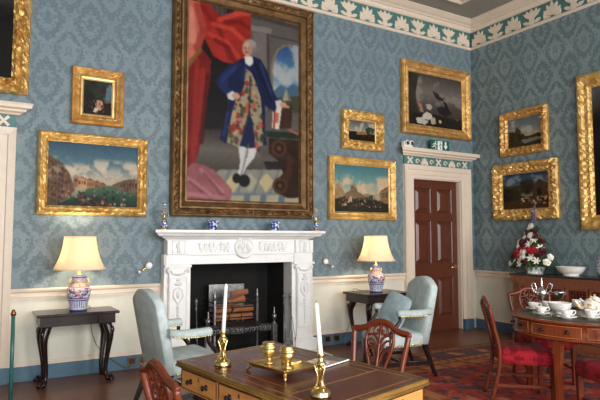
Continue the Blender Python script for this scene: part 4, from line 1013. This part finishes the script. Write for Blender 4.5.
candlestick((1.36,2.085),(-.018,.008),.235,'brass candlestick with a white candle, nearest the camera on the writing table')
ik=thing('inkstand','gilt inkstand tray with two lidded urn-shaped pots, in the middle of the writing table','inkstand',(1.438,2.565,TZ),R(-79))
mb=MB(); P=outline_rr(-.15,.15,-.115,.115,.02,3)
mb.loft([[(x,y,.026) for x,y in P],[(x*1.02,y*1.02,.03) for x,y in P],[(x*1.04,y*1.05,.042) for x,y in P],[(x*1.0,y*1.0,.042) for x,y in P],[(x*.95,y*.93,.034) for x,y in P]],smooth=False)
for q in (-1,1):
    mb.tube([(q*(-.156),-.12,.042)]+[(q*(-.156)+q*.0208*i,-.121+(.003 if i%2 else 0),.044) for i in range(16)],.005,5)
mb.build('tray','ormolu',ik)
for q in (-1,1):
    for p in (-1,1): MB().tube([(q*.13,p*.098,.03),(q*.142,p*.108,.02),(q*.15,p*.114,.008),(q*.158,p*.12,.003)],[.012,.01,.007,.005],7).build('paw_foot','ormolu',ik)
for x,y in ((-.075,-.035),(.075,-.035)):
    pt=MB().lathe([(0,.036),(.03,.036),(.028,.044),(.011,.05),(.009,.066),(.02,.074),(.032,.084),(.036,.098),(.034,.11),(.03,.114),(0,.112)],(x,y,0),20,lobes=10,la=.05).build('urn_pot','ormolu',ik)
    MB().lathe([(.034,.11),(.04,.114),(.041,.122),(.034,.128),(.032,.138),(.035,.142),(.03,.146),(0,.142)],(x,y,0),20).build('urn_lid','ormolu',pt)
MB().box(-.045,.02,.034,.045,.09,.05).build('pounce_box','ormolu',ik,bevel=.004)
# booklet and envelope
def bookpic():
    p=Pic(40,28,(196,190,182),31); p.poly([(.0,0),(.62,0),(.62,1),(0,1)],(206,170,164),1,30,9); p.dots(40,.02,.6,.05,.95,.02,.07,[(190,120,110),(236,226,218),(150,140,150),(220,190,170),(240,236,230)])
    p.poly([(.66,.0),(1,0),(1,1),(.66,1)],(120,118,110),1,18,8); return p
bk=thing('booklet','glossy picture booklet lying on the writing table behind the inkstand','booklet',(1.72,2.615,TZ+.0035),R(21))
MB().box(-.145,-.08,0,.145,.08,.006).build('pages','paper',bk); grid_paint('cover',bookpic(),.29,.16,'oil',bk,.0065,True)
o=MB().box(-.085,-.05,0,.085,.05,.003).build('envelope','paper',loc=(1.645,2.615,TZ),rz=R(21)); tag(o,'white envelope lying beside the inkstand, next to the booklet','envelope')

# ------------------------------------------------------------------ rug
def rugpic():
    W,Hh=3.72,4.2; p=Pic(250,280,(140,46,40),41); X=p.X*W; Y=p.Y*Hh; d=np.minimum(np.minimum(X,W-X),np.minimum(Y,Hh-Y))
    n=p.nz(46); n2=p.nz(30)
    fld=np.where((n>.55)[...,None],np.array((74,60,74)),np.array((160,60,52))); fld=np.where(((n2>.6)&(n<.5))[...,None],np.array((178,104,74)),fld)
    a=fld.astype(float)
    rosette=(np.cos(X*2*PI/.42)+np.cos(Y*2*PI/.42)); a[(rosette>1.45)]=(168,92,66); a[(rosette>1.75)]=(72,62,78)
    def band(lo,hi,base,motif,freq,th,c2=None):
        m=(d>=lo)&(d<hi); a[m]=base
        s=np.where(np.minimum(X,W-X)<np.minimum(Y,Hh-Y),Y,X); t=(d-(lo+hi)/2)/((hi-lo)/2)
        v=np.cos(s*2*PI/freq)-t*t*1.2+(n-.5)*1.6
        a[m&(v>th)]=motif
        if c2 is not None: a[m&(v>th+.55)]=c2
    band(0,.05,(96,58,44),(96,58,44),.3,9); band(.05,.12,(156,104,64),(70,40,40),.10,.2); band(.12,.50,(70,62,70),(142,78,58),.46,.35,(176,126,86))
    band(.50,.58,(170,120,72),(110,44,40),.12,.25); band(.58,.66,(104,64,52),(160,106,72),.16,.3); band(.66,.8,(172,116,74),(152,66,54),.34,.3,(90,74,78))
    p.a=a*.8+np.array((140,84,66))*.2; p.grain(14); return p
rg=thing('rug','red patterned oriental rug with dark blue border under the tea table','rug',(4.87,3.24,0))
MB().box(-1.86,-2.1,0.001,1.86,2.1,.011).build('pile','wool',rg); grid_paint('pattern',rugpic(),3.72,4.2,'wool',rg,.0115,True)
RZ=.0125

# ------------------------------------------------------------------ tea table
TC=(4.75,2.98); TR=.615; TT_=RZ
tt=thing('drum_table','round mahogany drum table with frieze drawers and a leather top, laid with tea china','table',(TC[0],TC[1],TT_))
MB().lathe([(0,.742),(TR-.01,.742),(TR,.748),(TR,.756),(TR-.006,.76),(TR-.05,.7605),(TR-.055,.7600),(0,.7600)],n=64).build('table_top','dtable',tt)
MB().lathe([(0,.7602),(TR-.075,.7602),(TR-.076,.7612),(0,.7612)],n=64).build('leather_inset','gleather',tt)
MB().lathe([(0,.605),(TR-.03,.605),(TR-.022,.61),(TR-.022,.62),(TR-.032,.625),(TR-.032,.735),(TR-.02,.742),(0,.742)],n=64).build('frieze','dtable',tt)
for i in range(8):
    a0=R(190-22.5+45*i)+.04; a1=a0+R(45)-.08; r_=TR-.03
    seg=[a0+(a1-a0)*k/10 for k in range(11)]
    d=MB(); d.loft([[(cos(a)*(r_-.004),sin(a)*(r_-.004),.632),(cos(a)*(r_+.004),sin(a)*(r_+.004),.632),(cos(a)*(r_+.004),sin(a)*(r_+.004),.728),(cos(a)*(r_-.004),sin(a)*(r_-.004),.728)] for a in seg],smooth=False)
    d=d.build('drawer','dtable',tt)
    m=MB(); c=[(cos(a)*(r_+.0045),sin(a)*(r_+.0045),z) for a,z in [(a,.636) for a in seg]+[(a,.724) for a in seg[::-1]]]; m.tube(c,.0025,5,loop=True); m.build('inlay_line','satin',d)
    for f in (.25,.75):
        a=a0+(a1-a0)*f; MB().lathe([(0,0),(.018,0),(.018,.003),(.006,.007),(.006,.013),(.013,.02),(.012,.026),(0,.029)],n=10,T=T3(cos(a)*(r_+.004),sin(a)*(r_+.004),.682)@M.Rotation(a,4,'Z')@M.Rotation(PI/2,4,'Y')).build('knob','iron',d)
for i in range(4):
    a=R(189+90*i); x,y=cos(a)*.50,sin(a)*.50; ux=V((cos(a),sin(a),0)); uy=V((-sin(a),cos(a),0))
    mb=MB(); mb.loft([[tuple(V((x,y,z))+ux*s_*p+uy*s_*q) for p,q in ((-1,-1),(1,-1),(1,1),(-1,1))] for z,s_ in ((0,.02),(.45,.028),(.60,.034),(.606,.034))],smooth=False)
    for q in (-1,1): mb.loft([[tuple(V((x,y,0))+uy*q*w+ux*e+V((0,0,z))) for e in (-.02,.02) for z in ((zz,.606) if e<0 else (.606,zz))] for w,zz in ((.03,.50),(.05,.56),(.09,.59),(.13,.60))],smooth=False)
    mb.build('leg','dtable',tt)
TBZ=.7613+TT_
def cup(x,y,rz,label,s=1,sau=True,z=TBZ):
    zz=z
    if sau:
        o=MB().lathe([(0,0),(.038*s,0),(.04*s,.004),(.066*s,.014),(.078*s,.02),(.076*s,.023),(.04*s,.009),(0,.008)],n=24).build('saucer','teaware',loc=(x,y,z)); tag(o,'saucer under the '+label,'saucer','tea saucers'); zz=z+.0098
    t=thing('teacup',label,'cup',(x,y,zz),rz,'painted teacups')
    MB().lathe([(0,0),(.026*s,0),(.026*s,.006),(.022*s,.01),(.034*s,.02),(.044*s,.04),(.049*s,.062*s),(.046*s,.062*s),(.038*s,.036),(.024*s,.016),(0,.014)],n=24).build('bowl','teaware',t)
    MB().tube(spl([(.044*s,0,.052*s),(.066*s,0,.054*s),(.07*s,0,.038*s),(.055*s,0,.024),(.037*s,0,.024)],3),.0042*s,6).build('handle','teaware',t)
cup(4.44,3.18,R(-35),'painted teacup nearest the left-hand chair, in front of the silver urn',.98)
cup(4.40,2.91,R(-35),'painted teacup at the front of the table, before the slop bowl',1.05)
cup(4.575,2.80,R(-35),'painted teacup at the front of the table, before the gilded teapot',1.05)
cup(4.66,3.42,R(-35),'painted teacup behind, left of the pair before the silver urn',1.0)
cup(4.84,3.40,R(-35),'painted teacup behind, right of the pair before the silver urn',1.0)
cup(5.17,3.30,R(-35),'painted teacup at the far side of the table behind the slop bowl',1.1,True)
o=MB().lathe([(0,0),(.046,0),(.048,.008),(.042,.014),(.07,.03),(.092,.06),(.10,.095),(.103,.1),(.097,.1),(.086,.06),(.06,.03),(0,.022)],n=28).build('slop_bowl','teaware',loc=(4.635,3.13,TBZ)); tag(o,'large painted china slop bowl in the middle of the tea things','bowl')
def teapot(x,y,rz,label,s,mat):
    t=thing('teapot',label,'teapot',(x,y,TBZ),rz)
    MB().lathe([(0,0),(.045*s,0),(.048*s,.01),(.07*s,.03),(.082*s,.065),(.076*s,.095),(.055*s,.115),(.045*s,.12),(0,.12)],n=24).build('body',mat,t)
    ld=MB().lathe([(0,.119),(.048*s,.12),(.042*s,.13),(.02*s,.14),(0,.142)],n=20).build('lid',mat,t); MB().ball((0,0,.15),(.012,.012,.013),10).build('finial','ormolu',ld)
    MB().tube(spl([(.075*s,0,.05),(.11*s,0,.065),(.125*s,0,.095),(.145*s,0,.12)],3),[.018,.017,.016,.015,.014,.012,.011,.010,.009,.009],8).build('spout',mat,t)
    MB().tube(spl([(-.07*s,0,.10),(-.11*s,0,.11),(-.125*s,0,.08),(-.105*s,0,.05),(-.078*s,0,.045)],3),.0065,7).build('handle',mat,t)
MT['gilded_china']=china('gilded_china',[(206,160,84),(226,186,110),(190,140,80)],40,.5,.58)
teapot(4.88,2.985,R(145),'gilded white china teapot with a domed lid, behind the front right cup',1.0,'gilded_china')
teapot(5.06,3.06,R(150),'blue and white china teapot at the right edge, behind the gilded teapot',.95,'teaware')
u=thing('silver_urn','silver tea urn with tall finial and looped handles at the back of the tea table','urn',(4.90,3.50,TBZ),R(125)); u.scale=(.62,.62,.95)
MB().lathe([(0,0),(.05,0),(.052,.01),(.025,.025),(.018,.06),(.04,.085),(.07,.12),(.08,.155),(.07,.18),(.05,.195),(.03,.205),(.02,.225),(.012,.24),(.018,.258),(.008,.28),(.004,.305),(0,.315)],n=24).build('body','silver',u)
for q in (-1,1):
    MB().tube(spl([(q*.072,0,.14),(q*.13,0,.18),(q*.15,0,.23),(q*.115,0,.255),(q*.085,0,.22),(q*.07,0,.175)],4),.006,7).build('handle','silver',u)
MB().tube([(0,-.075,.1),(0,-.11,.098),(0,-.115,.08)],[.009,.008,.007],7).build('tap','silver',u)
o=MB().lathe([(0,0),(.042,0),(.044,.008),(.018,.02),(.011,.05),(.014,.075),(.03,.095),(.06,.125),(.072,.15),(.075,.16),(.07,.16),(.05,.125),(0,.108)],n=24).build('silver_goblet','silver',loc=(5.02,3.40,TBZ)); tag(o,'wide silver footed bowl standing right of the silver urn','goblet')

# ------------------------------------------------------------------ dining chairs (one design, five chairs)
GC='shield-backed mahogany chairs'
dining((2.085,2.83,0),R(196),'mahogany pierced-back chair on the far side of the writing table, facing the camera',GC)
dining((1.05,2.49,0),R(3),'mahogany pierced-back chair at the bottom left, tucked against the writing table drawers',GC)
dining((4.34,3.33,RZ),R(-41),'red-seated mahogany chair left of the tea table, seen side-on',GC)
dining((5.10,3.66,RZ),R(-122),'red-seated mahogany chair on the far side of the tea table, behind the silver urn',GC)
dining((4.36,2.44,RZ),R(58),'red-seated mahogany chair at the bottom right corner, near side of the tea table',GC)

# ------------------------------------------------------------------ sideboard
sb=thing('sideboard','long dark-topped sideboard with lattice panels along the right wall','sideboard',(XR-.03,4.28,0))
X0=-.40; Y0,Y1=-1.10,1.09
MB().box(X0-.02,Y0-.02,.925,0,Y1+.02,.955).build('top','sidetop',sb,bevel=.006)
mb=MB(); mb.box(X0+.03,Y0,.02,-.01,Y1,.925); mb.box(X0,Y0,.82,X0+.04,Y1,.925); mb.box(X0-.01,Y0,.812,X0+.02,Y1,.828); mb.box(X0-.012,Y0,.90,X0+.02,Y1,.925); mb.box(X0,Y0,0,X0+.04,Y1,.10)
for i in range(60): y=Y0+.03+i*.0365; mb.box(X0-.006,y,.836,X0+.002,y+.018,.894)
mb.build('carcass','sidebd',sb)
ctr=[5.095,4.71,4.36,4.055-.01,3.69,3.34]
for c in ctr:
    y=c-4.28; d=MB()
    for a,b in ((y-.165,y-.128),(y+.128,y+.165)): d.box(X0+.005,a,.11,X0+.035,b,.81)
    for a,b in ((.11,.16),(.775,.81)): d.box(X0+.005,y-.128,a,X0+.035,y+.128,b)
    d=d.build('door','sidebd',sb); MB().box(X0+.026,y-.128,.16,X0+.032,y+.128,.775).build('door_backing','lattice',d)
    l=MB()
    for k in range(6): q=y-.128+.0427*(k+.5); l.box(X0+.014,q-.0045,.16,X0+.022,q+.0045,.775)
    for k in range(14): z=.16+.044*(k+.5); l.box(X0+.012,y-.128,z-.0045,X0+.021,y+.128,z+.0045)
    l.build('lattice','mahog',d)
for c in [5.29]+[(a+b)/2 for a,b in zip(ctr,ctr[1:])]:
    pass
STZ=.955
o=MB().lathe([(0,0),(.10,0),(.105,.012),(.10,.02),(.145,.042),(.175,.08),(.19,.115),(.195,.122),(.185,.122),(.165,.08),(.13,.046),(0,.03)],n=36).build('china_bowl','teaware',loc=(7.0,4.55,STZ)); tag(o,'large shallow china bowl on the sideboard, right of the flowers','bowl')
ps=thing('plate_stand','dark wooden plate stand holding the blue and white plate on the sideboard','stand',(7.08,4.10,STZ),R(-25))
MB().tube([(.06,-.08,.004),(.0,-.07,.012),(-.07,-.06,.012),(-.085,-.06,.05)],.007,6).tube([(.06,.08,.004),(.0,.07,.012),(-.07,.06,.012),(-.085,.06,.05)],.007,6).tube([(0,-.07,.012),(0,.07,.012)],.006,6).tube([(.0,-.07,.012),(.05,-.03,.16)],.006,6).tube([(.0,.07,.012),(.05,.03,.16)],.006,6).build('frame','ebony',ps)
o=MB().lathe([(0,0),(.08,0),(.085,.004),(.145,.016),(.15,.022),(.148,.025),(.085,.012),(0,.009)],n=40).build('display_plate',china('blue_green_china',[(110,150,190),(130,176,190),(100,130,176)],44,.46,.56))
o.location=(7.055,4.11,STZ+.172); o.rotation_euler=(0,R(-76),R(-25)); tag(o,'blue and white display plate standing upright on the sideboard at the right edge','plate')
fl=thing('flower_arrangement','tall cone of red, white and burgundy flowers in a white bowl on the sideboard','flowers',(7.0,5.10,STZ))
MB().lathe([(0,0),(.11,0),(.115,.01),(.10,.02),(.12,.05),(.145,.085),(.15,.095),(.14,.095),(.11,.05),(0,.03)],n=28).build('bowl','china',fl)
rg_=random.Random(5); lf=MB()
def leaf(c,dr,L,w):
    d=V(dr).normalized(); s=d.cross(V((0,0,1))); s=s.normalized() if s.length>.01 else V((1,0,0)); u=s.cross(d)
    P=[V(c)+d*L*t+s*w*sin(PI*t)*q+u*(-.25*L*t*t+.1*w*abs(q)) for t in (0,.33,.66,1) for q in (-1,0,1)]
    lf.add(P,[(i*3+j,i*3+j+1,i*3+j+4,i*3+j+3) for i in range(3) for j in range(2)],None,0,True)
def cone(t,a): # surface of the cone: t 0 bottom..1 top
    ry=.335*(1-t)**.85+.04; rx=.17*(1-t)**.8+.03; return V((-rx*cos(a),ry*sin(a),.11+.60*t))
lf.loft([[tuple(cone(t,a)*.55+V((0,0,.45*(.11+.6*t)))) for a in [k*PI/5 for k in range(10)]] for t in (0,.3,.6,.9)])
for i in range(420):
    t=rg_.random()**1.6; a=rg_.uniform(0,2*PI); c=cone(t,a)*.9; c.z=.09+.60*t; dr=V((-cos(a)*.7,sin(a),rg_.uniform(-.7,.5)-(.4 if t<.2 else 0)))
    c.x=min(c.x,.14); leaf(c,dr,rg_.uniform(.05,.085),rg_.uniform(.012,.02))
lf.build('foliage','leaf',fl)
sp_=MB()
for k in range(7):
    a=k*.9; pts=spl([(0,0,.66),(.012*cos(a),.02*sin(a),.78),(.02*cos(a),.035*sin(a),.86+.02*k)],4); sp_.tube(pts,.004,5)
    for i in range(14): z=.74+.018*i; sp_.ball((.016*cos(a)+rg_.uniform(-.012,.012),.026*sin(a)+rg_.uniform(-.012,.012),min(z,.86+.02*k)),(.008,.008,.011),5)
sp_.build('lilac_sprig','lilac',fl)
FL=[('w',.2,.2,.045),('d',.12,.1,.045),('w',.1,-.9,.045),('l',.2,-.2,.05),('w',.05,1.2,.045),('d',.62,.3,.04),('w',.66,.5,.036),('d',.7,-.5,.036),('l',.62,-.4,.042),('w',.46,.95,.045),('r',.42,.25,.045),('d',.48,.35,.042),('l',.06,.3,.05),('w',.88,.5,.03),('d',.2,.9,.045),('w',.94,.1,.04),('d',.80,.35,.042),('w',.72,-.1,.042),('w',.78,.75,.03),('d',.83,-.6,.035),('d',.60,-1.0,.042),('w',.55,1.15,.05),('d',.56,.62,.052),('l',.52,.0,.045),('l',.43,-.75,.045),('r',.33,.75,.05),('r',.30,.95,.045),('w',.33,.25,.05),('r',.36,-.2,.05),('r',.38,-.42,.045),('d',.36,-.85,.05),('d',.44,1.3,.042),('d',.16,1.35,.055),('d',.26,1.2,.045),('l',.13,.75,.042),('l',.16,.35,.05),('l',.13,-.45,.045),('r',.24,.55,.045),('w',.22,-1.2,.04),('g',.12,1.0,.04),('d',.28,-.6,.045),('l',.30,.5,.035),('r',.40,.5,.035)]
for k,t,a,r_ in FL:
    r_*=1.15; c=cone(t,a)*1.0; c.z=.11+.60*t; N_=V((-cos(a),sin(a),.45)).normalized(); mb=MB(); q=N_.to_track_quat('Z','Y').to_matrix().to_4x4(); T=M.Translation(c)@q
    if k=='l':
        for j in range(6): mb.ball((0,0,0),(r_*.62,r_*.27,r_*.08),8,T@M.Rotation(j*PI/3,4,'Z')@M.Translation((r_*.6,0,.1*r_))@M.Rotation(R(-18),4,'Y'))
        mb.ball((0,0,.1*r_),(r_*.2,r_*.2,r_*.3),7,T)
    else:
        for sc_,h_,tw in ((1.0,.30,0),(.78,.5,.6),(.55,.66,1.2)): mb.lathe([(.12*sc_*r_,-.3*r_),(.6*sc_*r_,-.2*r_),(.92*sc_*r_,.05*r_),(1.05*sc_*r_,h_*r_),(.98*sc_*r_,(h_+.04)*r_),(.8*sc_*r_,.05*r_),(.3*sc_*r_,-.12*r_)],n=20,T=T@M.Rotation(tw,4,'Z'),lobes=5,la=.10)
        mb.ball((0,0,.3*r_),(r_*.34,r_*.34,r_*.42),8,T)
    mb.build('flower_head',{'w':'rwhite','l':'rwhite','d':'rdark','r':'rred','g':'leaf'}[k],fl)

# ------------------------------------------------------------------ door-hood fittings, post
em=thing('emergency_light','white twin-spot emergency light on the left of the mahogany door hood','light',(5.70,D-.10,2.845))
MB().box(-.09,-.03,0,.09,.03,.09).build('housing','wplastic',em,bevel=.006)
for q in (-1,1): MB().lathe([(0,0),(.035,0),(.04,.03),(.034,.034),(0,.026)],n=14,T=T3(q*.045,-.03,.06,rx=R(80))).build('spot_head','wplastic',em); MB().lathe([(0,.0),(.03,.0),(.028,.006),(0,.008)],n=12,T=T3(q*.045,-.062,.055,rx=R(80))).build('spot_lens','iron',em)
ex=thing('exit_sign','green and white exit sign with a running figure, on the mahogany door hood','sign',(6.38,D-.10,2.846))
MB().box(-.20,-.012,0,.20,.012,.165).build('sign_plate','green_sign',ex)
mb=MB(); mb.box(-.055,-.0145,.012,.045,-.011,.153); mb.build('door_symbol','wplastic',ex)
mb=MB(); mb.prism([(.12-.018,.15),(.12+.018,.15),(.12+.018,.085),(.165,.085),(.12,.025),(.075,.085),(.12-.018,.085)],-.0145,-.011); mb.build('arrow_symbol','wplastic',ex)
mb=MB(); mb.ball((-.095,-.0125,.137),(.014,.003,.014),10)
for a_,b_ in (((-.10,.12),(-.122,.075)),((-.122,.075),(-.09,.05)),((-.09,.05),(-.10,.018)),((-.122,.075),(-.15,.05)),((-.15,.05),(-.18,.055)),((-.102,.115),(-.075,.09)),((-.104,.115),(-.14,.105)),((-.14,.105),(-.155,.08))): mb.tube([(a_[0],-.0125,a_[1]),(b_[0],-.0125,b_[1])],.0075,6)
mb.build('running_figure','wplastic',ex)
mb=MB(); mb.ball((-.0,-.0155,.125),(.012,.002,.012),8); mb.tube([(.0,-.0155,.11),(-.012,-.0155,.07),(.012,-.0155,.045),(-.005,-.0155,.02)],.007,6); mb.tube([(.0,-.0155,.105),(.028,-.0155,.09)],.006,6); mb.build('figure_in_door','green_sign',ex)
po=thing('barrier_post','slim green post with a copper cap standing by the left door','post',(.37,5.5,0))
MB().lathe([(0,0),(.10,0),(.10,.012),(.03,.025),(.018,.04),(0,.04)],n=24).build('base','postgreen',po)
MB().lathe([(0,.03),(.0165,.03),(.0165,.78),(0,.78)],n=14).build('pole','postgreen',po)
MB().lathe([(0,.78),(.022,.78),(.022,.805),(.014,.815),(.016,.825),(0,.835)],n=14).build('cap',plain('copper',(150,86,50),(176,104,64),.35,.9),po)

# ------------------------------------------------------------------ daylight, camera
w=bpy.data.worlds.new('sky'); SC.world=w; w.use_nodes=True
w.node_tree.nodes['Background'].inputs[0].default_value=(*lin((200,215,232)),1); w.node_tree.nodes['Background'].inputs[1].default_value=1.0
for i,c in enumerate(WX):
    L=bpy.data.lights.new('window_daylight','AREA'); L.shape='RECTANGLE'; L.size=2*WW-.1; L.size_y=3.45; L.energy=WIN_W[i]; L.color=(1.0,.99,.975)
    o=bpy.data.objects.new('window_daylight',L); C.objects.link(o); o.location=(c,YF-.32,2.33); o.rotation_euler=(R(90),0,0)
cam=bpy.data.cameras.new('camera'); co=bpy.data.objects.new('camera',cam); C.objects.link(co)
co.location=(0,0,1.45); co.rotation_euler=(R(90)+_P,0,-_Y); cam.sensor_width=36; cam.lens=36*552/600; cam.clip_start=.05
SC.camera=co
SC.view_settings.view_transform='Standard'; SC.view_settings.look='None'; SC.view_settings.gamma=1; SC.view_settings.use_curve_mapping=False; SC.view_settings.exposure=EXPO
SC.cycles.use_denoising=True; SC.cycles.max_bounces=8; SC.cycles.diffuse_bounces=5; SC.cycles.sample_clamp_indirect=6
